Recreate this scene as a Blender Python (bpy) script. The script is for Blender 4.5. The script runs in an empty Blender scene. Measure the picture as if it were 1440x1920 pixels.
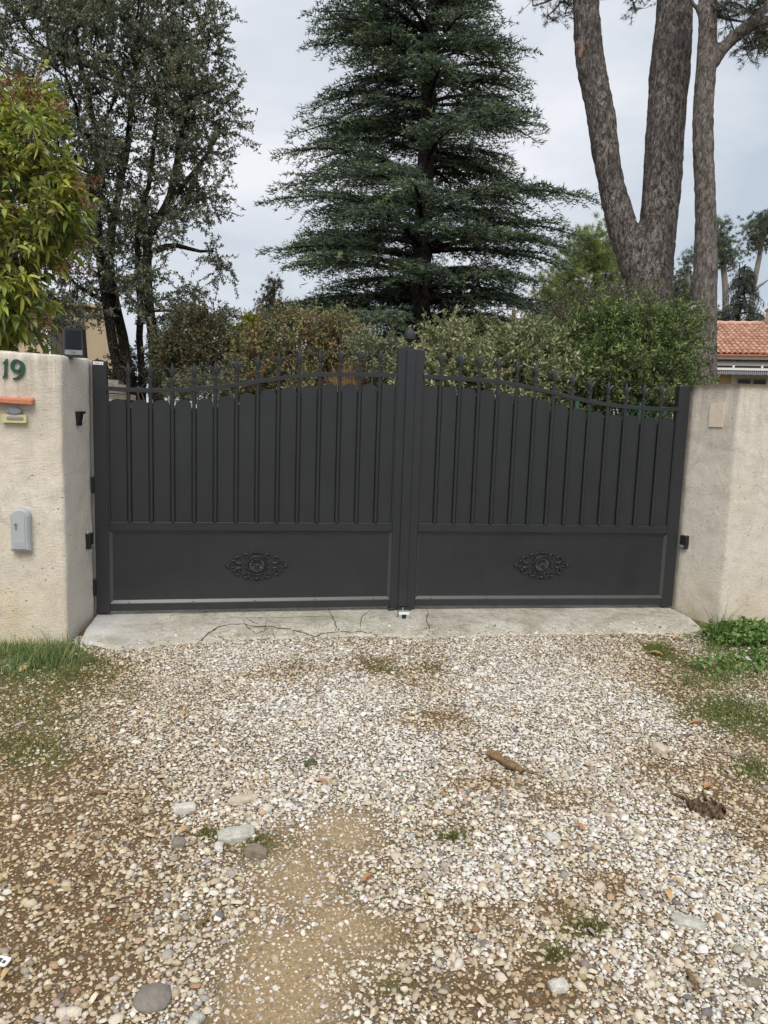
import bpy, bmesh, math, random
import numpy as np
from mathutils import Vector

# ------------------------------------------------------------------ camera, sky, sun, exposure
scene = bpy.context.scene
COL = scene.collection
rad = math.radians
CAM = np.array([0.9646, -4.7408, 1.3465])
YAW, PITCH, ROLL, FPX = -0.1714, 0.1334, 0.0334, 1404.08
_cy, _sy = math.cos(YAW), math.sin(YAW)
FWD = np.array([-_sy * math.cos(PITCH), _cy * math.cos(PITCH), -math.sin(PITCH)])
_r = np.array([_cy, _sy, 0.0])
_u = np.cross(_r, FWD)
RIGHT = _r * math.cos(ROLL) + _u * math.sin(ROLL)
UP = -_r * math.sin(ROLL) + _u * math.cos(ROLL)
from mathutils import Matrix
cam_data = bpy.data.cameras.new('camera')
cam = bpy.data.objects.new('camera', cam_data)
COL.objects.link(cam)
cam_data.sensor_fit = 'HORIZONTAL'
cam_data.sensor_width = 36.0
cam_data.lens = 36.0 * FPX / 1440.0
cam_data.clip_start = 0.05
cam_data.clip_end = 1500.0
m = Matrix(((RIGHT[0], UP[0], -FWD[0], CAM[0]), (RIGHT[1], UP[1], -FWD[1], CAM[1]),
            (RIGHT[2], UP[2], -FWD[2], CAM[2]), (0, 0, 0, 1)))
cam.matrix_world = m
scene.camera = cam

SUN_EL, SUN_AZ = 52.0, 190.0            # degrees; azimuth clockwise from +Y: behind the camera
SKY_STRENGTH = 0.05
CLOUD_LOW, CLOUD_HIGH = (0.312, 0.358, 0.408, 1), (0.52, 0.525, 0.555, 1)
world = bpy.data.worlds.new('World')
scene.world = world
world.use_nodes = True
wn, wl = world.node_tree.nodes, world.node_tree.links
wn.clear()
w_out = wn.new('ShaderNodeOutputWorld')
w_bg = wn.new('ShaderNodeBackground')
w_sky = wn.new('ShaderNodeTexSky')
w_sky.sky_type = 'NISHITA'
w_sky.sun_disc = False
w_sky.sun_elevation = rad(SUN_EL)
w_sky.sun_rotation = rad(SUN_AZ)
w_sky.dust_density = 4.0
w_tc = wn.new('ShaderNodeTexCoord')
w_map = wn.new('ShaderNodeMapping'); w_map.inputs['Scale'].default_value = (1.0, 1.0, 2.6)
w_n = wn.new('ShaderNodeTexNoise'); w_n.inputs['Scale'].default_value = 2.3
w_n.inputs['Detail'].default_value = 5.0; w_n.inputs['Roughness'].default_value = 0.5
w_n.inputs['Distortion'].default_value = 0.3
w_ramp = wn.new('ShaderNodeValToRGB')
w_ramp.color_ramp.elements[0].position = 0.37; w_ramp.color_ramp.elements[0].color = tuple(c * 20 if i < 3 else 1 for i, c in enumerate(CLOUD_LOW))
w_ramp.color_ramp.elements[1].position = 0.63; w_ramp.color_ramp.elements[1].color = tuple(c * 20 if i < 3 else 1 for i, c in enumerate(CLOUD_HIGH))
w_mix = wn.new('ShaderNodeMix'); w_mix.data_type = 'RGBA'; w_mix.inputs['Factor'].default_value = 0.93
wl.new(w_tc.outputs['Generated'], w_map.inputs['Vector'])
wl.new(w_map.outputs['Vector'], w_n.inputs['Vector'])
wl.new(w_n.outputs['Fac'], w_ramp.inputs['Fac'])
wl.new(w_sky.outputs['Color'], w_mix.inputs['A'])
wl.new(w_ramp.outputs['Color'], w_mix.inputs['B'])
wl.new(w_mix.outputs['Result'], w_bg.inputs['Color'])
w_bg.inputs['Strength'].default_value = SKY_STRENGTH
wl.new(w_bg.outputs['Background'], w_out.inputs['Surface'])

sun_data = bpy.data.lights.new('sun', 'SUN')
sun_data.energy = 1.5
sun_data.angle = rad(38)
sun_data.color = (1.0, 0.955, 0.88)
sun = bpy.data.objects.new('sun', sun_data)
COL.objects.link(sun)
_sd = Vector((math.sin(rad(SUN_AZ)) * math.cos(rad(SUN_EL)), math.cos(rad(SUN_AZ)) * math.cos(rad(SUN_EL)), math.sin(rad(SUN_EL))))
sun.rotation_euler = _sd.to_track_quat('Z', 'Y').to_euler()
sun.location = (0, -20, 20)

scene.view_settings.view_transform = 'Standard'
scene.view_settings.look = 'None'
scene.view_settings.gamma = 1.0
scene.view_settings.use_curve_mapping = False
scene.view_settings.exposure = 0.86

scene.render.engine = 'CYCLES'
scene.cycles.max_bounces = 5
scene.cycles.diffuse_bounces = 3
scene.cycles.transparent_max_bounces = 4
scene.cycles.caustics_reflective = False
scene.cycles.caustics_refractive = False

# ------------------------------------------------------------------ helpers
def ray(px, py):
    return FWD + RIGHT * (px - 720) / FPX - UP * (py - 960) / FPX
def at(px, py, D):
    return CAM + ray(px, py) * D
def on_ground(px, py, z=0.0):
    d = ray(px, py)
    return CAM + d * ((z - CAM[2]) / d[2])
def on_y(px, py, Y):
    d = ray(px, py)
    return CAM + d * ((Y - CAM[1]) / d[1])

RNG = np.random.default_rng(7)

def _hash(ix, iy, iz, seed):
    h = (ix * 374761393 + iy * 668265263 + iz * 2147483647 + seed * 1274126177) & 0xFFFFFFFF
    h = ((h ^ (h >> 13)) * 1274126177) & 0xFFFFFFFF
    h = (h ^ (h >> 16)) & 0xFFFFFFFF
    return h / 4294967295.0
def vnoise(P, seed=0):
    P = np.asarray(P, float)
    if P.shape[-1] == 2:
        P = np.concatenate([P, np.zeros(P.shape[:-1] + (1,))], -1)
    i = np.floor(P).astype(np.int64); f = P - i
    f = f * f * (3 - 2 * f)
    r = 0
    for dx in (0, 1):
        for dy in (0, 1):
            for dz in (0, 1):
                w = (f[..., 0] if dx else 1 - f[..., 0]) * (f[..., 1] if dy else 1 - f[..., 1]) * (f[..., 2] if dz else 1 - f[..., 2])
                r = r + w * _hash(i[..., 0] + dx, i[..., 1] + dy, i[..., 2] + dz, seed)
    return r
def fbm(P, octv=4, seed=0):
    P = np.asarray(P, float); a, t, r = 1.0, 0.0, 0.0
    for o in range(octv):
        r = r + a * vnoise(P * 2 ** o + o * 17.3, seed + o); t += a; a *= 0.5
    return r / t
def sstep(a, b, x):
    t = np.clip((x - a) / (b - a), 0, 1)
    return t * t * (3 - 2 * t)
def norm(v):
    return v / np.maximum(np.linalg.norm(v, axis=-1, keepdims=True), 1e-9)
def rsphere(n, rng=None):
    return norm((rng or RNG).normal(size=(n, 3)))

def tag(o, label=None, cat=None, group=None, kind=None):
    if label: o['label'] = label
    if cat: o['category'] = cat
    if group: o['group'] = group
    if kind: o['kind'] = kind
    return o
def empty(name, loc=(0, 0, 0), rz=0.0, parent=None):
    o = bpy.data.objects.new(name, None)
    COL.objects.link(o); o.location = tuple(loc); o.rotation_euler = (0, 0, rz); o.parent = parent
    o.empty_display_size = 0.1
    return o

def fast_mesh(name, V, F, mat, parent=None, col=None, smooth=False):
    """V (n,3); F (m,k) int array of equal-sized faces, or a list of such arrays."""
    Fs = F if isinstance(F, list) else [F]
    Fs = [np.asarray(f, np.int32) for f in Fs if len(f)]
    me = bpy.data.meshes.new(name)
    V = np.asarray(V, np.float32)
    me.vertices.add(len(V)); me.vertices.foreach_set('co', V.ravel())
    nl = sum(f.size for f in Fs); nf = sum(len(f) for f in Fs)
    me.loops.add(nl); me.polygons.add(nf)
    me.loops.foreach_set('vertex_index', np.concatenate([f.ravel() for f in Fs]))
    sizes = np.concatenate([np.full(len(f), f.shape[1], np.int32) for f in Fs])
    starts = np.concatenate([[0], np.cumsum(sizes)[:-1]]).astype(np.int32)
    me.polygons.foreach_set('loop_start', starts)
    if smooth:
        me.polygons.foreach_set('use_smooth', np.ones(nf, bool))
    if col is not None:
        a = me.color_attributes.new('col', 'FLOAT_COLOR', 'POINT')
        c = np.ones((len(V), 4), np.float32); c[:, :3] = col
        a.data.foreach_set('color', c.ravel())
    me.update(calc_edges=True)
    me.materials.append(mat)
    o = bpy.data.objects.new(name, me)
    COL.objects.link(o); o.parent = parent
    return o

class MB:
    """collects polygons and links them as one mesh object"""
    def __init__(self, sx=1.0):
        self.V, self.F, self.sx = [], [], sx
    def add(self, V, F):
        b = len(self.V)
        self.V += [tuple(v) for v in V]; self.F += [tuple(i + b for i in f) for f in F]
        return self
    def box(self, a, b):
        (x0, y0, z0), (x1, y1, z1) = a, b
        V = [(x0, y0, z0), (x1, y0, z0), (x1, y1, z0), (x0, y1, z0), (x0, y0, z1), (x1, y0, z1), (x1, y1, z1), (x0, y1, z1)]
        return self.add(V, [(0, 3, 2, 1), (4, 5, 6, 7), (0, 1, 5, 4), (1, 2, 6, 5), (2, 3, 7, 6), (3, 0, 4, 7)])
    def cham(self, a, b, c=0.003):
        """box with chamfered long edges, made by a rounded outline in x-z swept along y"""
        (x0, y0, z0), (x1, y1, z1) = a, b
        P = [(x0 + c, z0), (x1 - c, z0), (x1, z0 + c), (x1, z1 - c), (x1 - c, z1), (x0 + c, z1), (x0, z1 - c), (x0, z0 + c)]
        Q = [(x0 + 2 * c, z0 + c), (x1 - 2 * c, z0 + c), (x1 - c, z0 + 2 * c), (x1 - c, z1 - 2 * c), (x1 - 2 * c, z1 - c), (x0 + 2 * c, z1 - c), (x0 + c, z1 - 2 * c), (x0 + c, z0 + 2 * c)]
        V = [(x, y0, z) for x, z in Q] + [(x, y0 + c, z) for x, z in P] + [(x, y1 - c, z) for x, z in P] + [(x, y1, z) for x, z in Q]
        F = [tuple(range(8)), tuple(range(31, 23, -1))]
        for k in range(3):
            for i in range(8):
                j = (i + 1) % 8
                F.append((k * 8 + i, k * 8 + 8 + i, k * 8 + 8 + j, k * 8 + j))
        return self.add(V, F)
    def extrude_y(self, poly, y0, y1):
        n = len(poly)
        V = [(x, y0, z) for x, z in poly] + [(x, y1, z) for x, z in poly]
        F = [tuple(range(n)), tuple(range(2 * n - 1, n - 1, -1))]
        F += [(i, i + n, (i + 1) % n + n, (i + 1) % n) for i in range(n)]
        return self.add(V, F)
    def tube(self, path, radii, n=8, caps=True, flat=1.0):
        P = np.asarray(path, float); k = len(P)
        R = np.full(k, radii, float) if np.isscalar(radii) else np.asarray(radii, float)
        T = norm(np.gradient(P, axis=0))
        ref = np.array([0, 0, 1.0]) if abs(T[0][2]) < 0.9 else np.array([1.0, 0, 0])
        V = []
        for i in range(k):
            a = np.cross(T[i], ref); a /= max(np.linalg.norm(a), 1e-9); b = np.cross(a, T[i]); ref = b
            for j in range(n):
                t = 2 * math.pi * j / n
                V.append(P[i] + R[i] * (math.cos(t) * a + flat * math.sin(t) * b))
        F = [(i * n + j, i * n + (j + 1) % n, (i + 1) * n + (j + 1) % n, (i + 1) * n + j) for i in range(k - 1) for j in range(n)]
        if caps: F += [tuple(range(n - 1, -1, -1)), tuple(range((k - 1) * n, k * n))]
        return self.add(V, F)
    def lathe(self, prof, n=12, c=(0, 0, 0), flat=1.0):
        V, F = [], []
        for r, z in prof:
            for j in range(n):
                t = 2 * math.pi * j / n
                V.append((c[0] + r * math.cos(t), c[1] + flat * r * math.sin(t), c[2] + z))
        for i in range(len(prof) - 1):
            for j in range(n):
                F.append((i * n + j, i * n + (j + 1) % n, (i + 1) * n + (j + 1) % n, (i + 1) * n + j))
        F += [tuple(range(n - 1, -1, -1)), tuple(range((len(prof) - 1) * n, len(prof) * n))]
        return self.add(V, F)
    def build(self, name, mat, parent=None, smooth=False, loc=None):
        V, F = self.V, self.F
        if self.sx < 0:
            V = [(-x, y, z) for x, y, z in V]; F = [tuple(reversed(f)) for f in F]
        me = bpy.data.meshes.new(name)
        me.from_pydata([tuple(float(q) for q in v) for v in V], [], F)
        if smooth:
            me.polygons.foreach_set('use_smooth', [True] * len(me.polygons))
        me.update(); me.materials.append(mat)
        o = bpy.data.objects.new(name, me)
        COL.objects.link(o); o.parent = parent
        if loc is not None: o.location = tuple(loc)
        return o
def share(o, name, parent, loc=(0, 0, 0)):
    c = bpy.data.objects.new(name, o.data)
    COL.objects.link(c); c.parent = parent; c.location = tuple(loc)
    return c

# ------------------------------------------------------------------ materials
def new_mat(name):
    mt = bpy.data.materials.new(name); mt.use_nodes = True
    nt = mt.node_tree; b = nt.nodes['Principled BSDF']
    return mt, nt.nodes, nt.links, b
def noise_node(n, l, vec, scale, detail=4, rough=0.55, dist=0.0):
    t = n.new('ShaderNodeTexNoise'); t.inputs['Scale'].default_value = scale; t.inputs['Detail'].default_value = detail
    t.inputs['Roughness'].default_value = rough; t.inputs['Distortion'].default_value = dist
    if vec is not None: l.new(vec, t.inputs['Vector'])
    return t.outputs['Fac']
def ramp_node(n, l, fac, stops):
    r = n.new('ShaderNodeValToRGB'); e = r.color_ramp.elements
    while len(e) < len(stops): e.new(0.5)
    for i, (p, c) in enumerate(stops):
        e[i].position = p; e[i].color = (*c, 1) if len(c) == 3 else c
    l.new(fac, r.inputs['Fac']); return r.outputs['Color']
def mix_node(n, l, fac, a, b, mode='MIX'):
    mx = n.new('ShaderNodeMix'); mx.data_type = 'RGBA'; mx.blend_type = mode
    for v, s in ((fac, 'Factor'), (a, 'A'), (b, 'B')):
        if hasattr(v, 'links'): l.new(v, mx.inputs[s])
        else: mx.inputs[s].default_value = v if s == 'Factor' else (*v, 1)
    return mx.outputs['Result']
def math_node(n, l, op, a, b=None, clamp=False):
    mx = n.new('ShaderNodeMath'); mx.operation = op; mx.use_clamp = clamp
    for i, v in enumerate((a, b)):
        if v is None: continue
        if hasattr(v, 'links'): l.new(v, mx.inputs[i])
        else: mx.inputs[i].default_value = v
    return mx.outputs[0]
def bump_node(n, l, h, b, strength=0.3, dist=0.01, prev=None):
    bp = n.new('ShaderNodeBump'); bp.inputs['Strength'].default_value = strength; bp.inputs['Distance'].default_value = dist
    l.new(h, bp.inputs['Height'])
    if prev is not None: l.new(prev, bp.inputs['Normal'])
    l.new(bp.outputs['Normal'], b.inputs['Normal']); return bp.outputs['Normal']
def coords(n, kind='Object'):
    return n.new('ShaderNodeTexCoord').outputs[kind]
def mapping(n, l, vec, scale=(1, 1, 1), rot=(0, 0, 0)):
    mp = n.new('ShaderNodeMapping'); mp.inputs['Scale'].default_value = scale; mp.inputs['Rotation'].default_value = rot
    l.new(vec, mp.inputs['Vector']); return mp.outputs['Vector']

def simple(name, c, rough=0.6, metal=0.0, var=0.08, scale=12, bump=0.0, bscale=80, spec=0.5):
    mt, n, l, b = new_mat(name)
    g = n.new('ShaderNodeNewGeometry').outputs['Position']
    f = noise_node(n, l, g, scale)
    lo = tuple(max(0, x * (1 - var)) for x in c); hi = tuple(min(1, x * (1 + var)) for x in c)
    l.new(ramp_node(n, l, f, [(0.3, lo), (0.7, hi)]), b.inputs['Base Color'])
    b.inputs['Roughness'].default_value = rough; b.inputs['Metallic'].default_value = metal
    b.inputs['Specular IOR Level'].default_value = spec
    if bump: bump_node(n, l, noise_node(n, l, g, bscale, 3), b, bump, 0.004)
    return mt

def leaf_mat(name, rough=0.5, transl=0.25, spec=0.4):
    mt, n, l, b = new_mat(name)
    a = n.new('ShaderNodeAttribute'); a.attribute_name = 'col'
    b.inputs['Roughness'].default_value = rough; b.inputs['Specular IOR Level'].default_value = spec
    l.new(a.outputs['Color'], b.inputs['Base Color'])
    if transl:
        t = n.new('ShaderNodeBsdfTranslucent'); l.new(a.outputs['Color'], t.inputs['Color'])
        mx = n.new('ShaderNodeMixShader'); mx.inputs['Fac'].default_value = transl
        l.new(b.outputs['BSDF'], mx.inputs[1]); l.new(t.outputs['BSDF'], mx.inputs[2])
        l.new(mx.outputs['Shader'], n['Material Output'].inputs['Surface'])
    return mt

M = {}
def gate_paint():
    mt, n, l, b = new_mat('gate_paint')
    g = n.new('ShaderNodeNewGeometry').outputs['Position']
    f = noise_node(n, l, g, 2.2, 3)
    l.new(ramp_node(n, l, f, [(0.3, (0.0160, 0.0185, 0.0207)), (0.72, (0.0205, 0.0232, 0.0254))]), b.inputs['Base Color'])
    streak = noise_node(n, l, mapping(n, l, g, (22, 22, 1.2)), 1.0, 4, 0.6, 0.3)
    sepg = n.new('ShaderNodeSeparateXYZ'); l.new(g, sepg.inputs[0])
    dz = n.new('ShaderNodeMapRange'); dz.inputs['From Min'].default_value = 0.32; dz.inputs['From Max'].default_value = 0.04
    l.new(sepg.outputs['Z'], dz.inputs['Value'])
    dust = math_node(n, l, 'ADD', math_node(n, l, 'MULTIPLY', dz.outputs[0], math_node(n, l, 'MULTIPLY', noise_node(n, l, g, 14, 5, 0.7), 0.05)),
                     ramp_node(n, l, streak, [(0.5, (0,) * 3), (0.75, (0.012,) * 3)]))
    l.new(mix_node(n, l, dust, ramp_node(n, l, f, [(0.3, (0.0160, 0.0185, 0.0207)), (0.72, (0.0205, 0.0232, 0.0254))]), (0.30, 0.26, 0.20)), b.inputs['Base Color'])   # a little road dust
    fr = noise_node(n, l, g, 7, 4)
    l.new(ramp_node(n, l, fr, [(0.3, (0.33,) * 3), (0.7, (0.44,) * 3)]), b.inputs['Roughness'])
    bump_node(n, l, noise_node(n, l, g, 900, 2), b, 0.12, 0.0006)
    return mt
M['gate'] = gate_paint()
M['gate_bead'] = simple('bead_sky_sheen', (0.042, 0.045, 0.047), 0.28, var=0.06, scale=20, spec=0.9)  # gate paint with the sky's sheen painted in as a lighter base colour
M['gate_cast'] = simple('cast_iron_paint', (0.018, 0.019, 0.020), 0.42, var=0.15, scale=60)

def stucco(name, c_lo, c_hi, grey, algae, gray_mask):
    mt, n, l, b = new_mat(name)
    g = n.new('ShaderNodeNewGeometry').outputs['Position']
    big = noise_node(n, l, g, 2.3, 5, 0.6, 0.4)
    col = ramp_node(n, l, big, [(0.3, c_lo), (0.68, c_hi)])
    mid = noise_node(n, l, g, 11, 5, 0.62, 0.6)
    col = mix_node(n, l, ramp_node(n, l, mid, [(0.44, (0, 0, 0)), (0.64, (0.8,) * 3)]), col, grey)
    blot = noise_node(n, l, g, 5.5, 6, 0.7, 1.2)
    col = mix_node(n, l, ramp_node(n, l, blot, [(0.56, (0, 0, 0)), (0.66, (0.55,) * 3)]), col, tuple(x * 0.74 for x in grey))
    # vertical weathering runs, stronger near the top of the wall
    sep = n.new('ShaderNodeSeparateXYZ'); l.new(g, sep.inputs[0])
    runs = noise_node(n, l, mapping(n, l, g, (9, 9, 0.7)), 2.0, 4, 0.6)
    topm = n.new('ShaderNodeMapRange'); topm.inputs['From Min'].default_value = 1.05; topm.inputs['From Max'].default_value = 1.62
    l.new(sep.outputs['Z'], topm.inputs['Value'])
    rm = math_node(n, l, 'MULTIPLY', ramp_node(n, l, runs, [(0.4, (0, 0, 0)), (0.62, (0.95,) * 3)]), topm.outputs[0])
    col = mix_node(n, l, rm, col, tuple(x * 0.72 for x in grey))
    lowm = n.new('ShaderNodeMapRange'); lowm.inputs['From Min'].default_value = 0.42; lowm.inputs['From Max'].default_value = 0.02
    l.new(sep.outputs['Z'], lowm.inputs['Value'])
    lm = math_node(n, l, 'MULTIPLY', lowm.outputs[0], ramp_node(n, l, noise_node(n, l, g, 4.5, 4), [(0.35, (0.15,) * 3), (0.65, (0.9,) * 3)]))
    col = mix_node(n, l, lm, col, algae)
    if gray_mask is not None:      # the return face was rendered later, in a greyer mortar
        mr = n.new('ShaderNodeMapRange'); mr.inputs['From Min'].default_value = gray_mask - 0.004; mr.inputs['From Max'].default_value = gray_mask + 0.004
        wob = math_node(n, l, 'ADD', sep.outputs['X'], math_node(n, l, 'MULTIPLY', noise_node(n, l, g, 9, 3), 0.02))
        l.new(wob, mr.inputs['Value'])
        col = mix_node(n, l, math_node(n, l, 'MULTIPLY', mr.outputs[0], 0.8), col, mix_node(n, l, runs, (0.58, 0.545, 0.485), (0.74, 0.715, 0.665)))
    # pits
    vor = n.new('ShaderNodeTexVoronoi'); vor.inputs['Scale'].default_value = 24; l.new(g, vor.inputs['Vector'])
    pit = ramp_node(n, l, vor.outputs['Distance'], [(0.07, (1,) * 3), (0.17, (0,) * 3)])
    pn = ramp_node(n, l, noise_node(n, l, g, 8, 2), [(0.50, (0,) * 3), (0.60, (1,) * 3)])
    pm = math_node(n, l, 'MULTIPLY', pit, pn)
    col = mix_node(n, l, math_node(n, l, 'MULTIPLY', pm, 0.75), col, (0.10, 0.085, 0.065))
    grain = noise_node(n, l, mapping(n, l, g, (1, 1, 1.5), (0.2, 0.5, 0.3)), 85, 5, 0.75, 0.9)
    col = mix_node(n, l, 1.0, col, ramp_node(n, l, grain, [(0.30, (0.62, 0.595, 0.55)), (0.44, (0.94, 0.93, 0.91)), (0.70, (1.07, 1.07, 1.07))]), 'MULTIPLY')
    speck = noise_node(n, l, g, 210, 2, 0.6)
    col = mix_node(n, l, ramp_node(n, l, speck, [(0.66, (0,) * 3), (0.76, (0.45,) * 3)]), col, (0.22, 0.185, 0.14))
    l.new(col, b.inputs['Base Color'])
    b.inputs['Roughness'].default_value = 0.93; b.inputs['Specular IOR Level'].default_value = 0.15
    # trowel scratches in two directions and a grainy render
    s1 = noise_node(n, l, mapping(n, l, g, (34, 34, 120), (0.3, 0.7, 0.2)), 1.0, 4, 0.65, 0.8)
    s2 = noise_node(n, l, mapping(n, l, g, (110, 60, 34), (0.1, 0.6, 0.5)), 1.0, 4, 0.65, 0.8)
    sm = ramp_node(n, l, noise_node(n, l, g, 6, 2), [(0.42, (0,) * 3), (0.58, (1,) * 3)])
    h = mix_node(n, l, sm, s1, s2)
    nb = bump_node(n, l, h, b, 0.6, 0.010)
    nb = bump_node(n, l, grain, b, 0.55, 0.005, nb)
    nb = bump_node(n, l, noise_node(n, l, g, 190, 3, 0.7), b, 0.55, 0.003, nb)
    bump_node(n, l, pm, b, -0.6, 0.006, nb)
    return mt
M['stucco_left'] = stucco('cream_stucco', (0.68, 0.61, 0.505), (0.79, 0.735, 0.645), (0.62, 0.57, 0.495), (0.66, 0.54, 0.33), -0.062)
M['stucco_right'] = stucco('beige_stucco', (0.65, 0.60, 0.515), (0.75, 0.705, 0.625), (0.60, 0.555, 0.485), (0.68, 0.58, 0.43), None)

def concrete():
    mt, n, l, b = new_mat('old_concrete')
    g = n.new('ShaderNodeNewGeometry').outputs['Position']
    f = noise_node(n, l, g, 3.5, 6, 0.65, 0.5)
    col = ramp_node(n, l, f, [(0.30, (0.34, 0.31, 0.245)), (0.48, (0.53, 0.50, 0.425)), (0.68, (0.68, 0.65, 0.575))])
    st = noise_node(n, l, g, 13, 5, 0.7, 0.8)
    col = mix_node(n, l, ramp_node(n, l, st, [(0.48, (0,) * 3), (0.66, (0.7,) * 3)]), col, (0.26, 0.235, 0.175))
    f2 = noise_node(n, l, mapping(n, l, g, (1, 1, 1)), 75, 6, 0.8)
    col = mix_node(n, l, ramp_node(n, l, f2, [(0.44, (0,) * 3), (0.66, (0.75,) * 3)]), col, (0.23, 0.20, 0.15))
    col = mix_node(n, l, ramp_node(n, l, noise_node(n, l, g, 130, 3), [(0.62, (0,) * 3), (0.7, (0.7,) * 3)]), col, (0.68, 0.65, 0.58))
    sep = n.new('ShaderNodeSeparateXYZ'); l.new(g, sep.inputs[0])
    mr = n.new('ShaderNodeMapRange'); mr.inputs['From Min'].default_value = 0.42; mr.inputs['From Max'].default_value = 0.05
    l.new(sep.outputs['X'], mr.inputs['Value'])
    w = math_node(n, l, 'MULTIPLY', mr.outputs[0], ramp_node(n, l, noise_node(n, l, g, 8, 4), [(0.35, (0.1,) * 3), (0.62, (0.95,) * 3)]))
    col = mix_node(n, l, w, col, (0.62, 0.62, 0.61))      # fresh white mortar at the left end
    l.new(col, b.inputs['Base Color']); b.inputs['Roughness'].default_value = 0.95; b.inputs['Specular IOR Level'].default_value = 0.15
    nb = bump_node(n, l, f2, b, 0.9, 0.008)
    bump_node(n, l, noise_node(n, l, g, 18, 4), b, 0.4, 0.012, nb)
    return mt
M['concrete'] = concrete()

def ground_mat():
    mt, n, l, b = new_mat('soil')
    g = n.new('ShaderNodeNewGeometry').outputs['Position']
    a = n.new('ShaderNodeAttribute'); a.attribute_name = 'col'
    f = noise_node(n, l, g, 95, 5, 0.7)
    col = mix_node(n, l, 1.0, a.outputs['Color'], ramp_node(n, l, f, [(0.25, (0.55,) * 3), (0.75, (1.45,) * 3)]), 'MULTIPLY')
    vor = n.new('ShaderNodeTexVoronoi'); vor.inputs['Scale'].default_value = 160; l.new(g, vor.inputs['Vector'])
    sp = ramp_node(n, l, vor.outputs['Color'], [(0.62, (0,) * 3), (0.66, (0.6,) * 3)])
    sp = math_node(n, l, 'MULTIPLY', sp, ramp_node(n, l, vor.outputs['Distance'], [(0.35, (1,) * 3), (0.5, (0,) * 3)]))
    col = mix_node(n, l, math_node(n, l, 'MULTIPLY', sp, 0.75), col, (0.50, 0.42, 0.31))   # grit
    l.new(col, b.inputs['Base Color']); b.inputs['Roughness'].default_value = 0.97; b.inputs['Specular IOR Level'].default_value = 0.1
    nb = bump_node(n, l, f, b, 0.7, 0.008)
    bump_node(n, l, sp, b, 0.5, 0.004, nb)
    return mt
M['ground'] = ground_mat()

def pebble_mat():
    mt, n, l, b = new_mat('pebbles')
    g = n.new('ShaderNodeNewGeometry').outputs['Position']
    a = n.new('ShaderNodeAttribute'); a.attribute_name = 'col'
    f = noise_node(n, l, g, 240, 4, 0.6)
    col = mix_node(n, l, 1.0, a.outputs['Color'], ramp_node(n, l, f, [(0.3, (0.78, 0.76, 0.72)), (0.7, (1.12, 1.1, 1.08))]), 'MULTIPLY')
    l.new(col, b.inputs['Base Color']); b.inputs['Roughness'].default_value = 0.8; b.inputs['Specular IOR Level'].default_value = 0.3
    bump_node(n, l, f, b, 0.3, 0.002)
    return mt
M['pebble'] = pebble_mat()

def stone_mat(name, lo, hi, scale=40, fleck=None):
    mt, n, l, b = new_mat(name)
    g = n.new('ShaderNodeNewGeometry').outputs['Position']
    f = noise_node(n, l, g, scale, 6, 0.65, 0.4)
    col = ramp_node(n, l, f, [(0.28, lo), (0.72, hi)])
    if fleck:
        col = mix_node(n, l, ramp_node(n, l, noise_node(n, l, g, scale * 5, 3), [(0.6, (0,) * 3), (0.7, (0.8,) * 3)]), col, fleck)
    l.new(col, b.inputs['Base Color']); b.inputs['Roughness'].default_value = 0.88; b.inputs['Specular IOR Level'].default_value = 0.2
    bump_node(n, l, noise_node(n, l, g, scale * 4, 4, 0.7), b, 0.6, 0.004)
    return mt
M['stone_pale'] = stone_mat('pale_limestone', (0.33, 0.325, 0.28), (0.58, 0.565, 0.50), 45, (0.25, 0.245, 0.20))
M['stone_white'] = stone_mat('white_limestone', (0.46, 0.43, 0.38), (0.68, 0.65, 0.59), 45, (0.3, 0.27, 0.22))
M['stone_grey'] = stone_mat('grey_stone', (0.19, 0.165, 0.14), (0.27, 0.245, 0.215), 60, (0.15, 0.13, 0.11))
M['stone_brown'] = stone_mat('earthy_stone', (0.16, 0.125, 0.09), (0.31, 0.26, 0.205), 50, (0.1, 0.08, 0.06))
M['stone_tan'] = stone_mat('tan_stone', (0.42, 0.35, 0.26), (0.62, 0.54, 0.43), 50)

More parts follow.
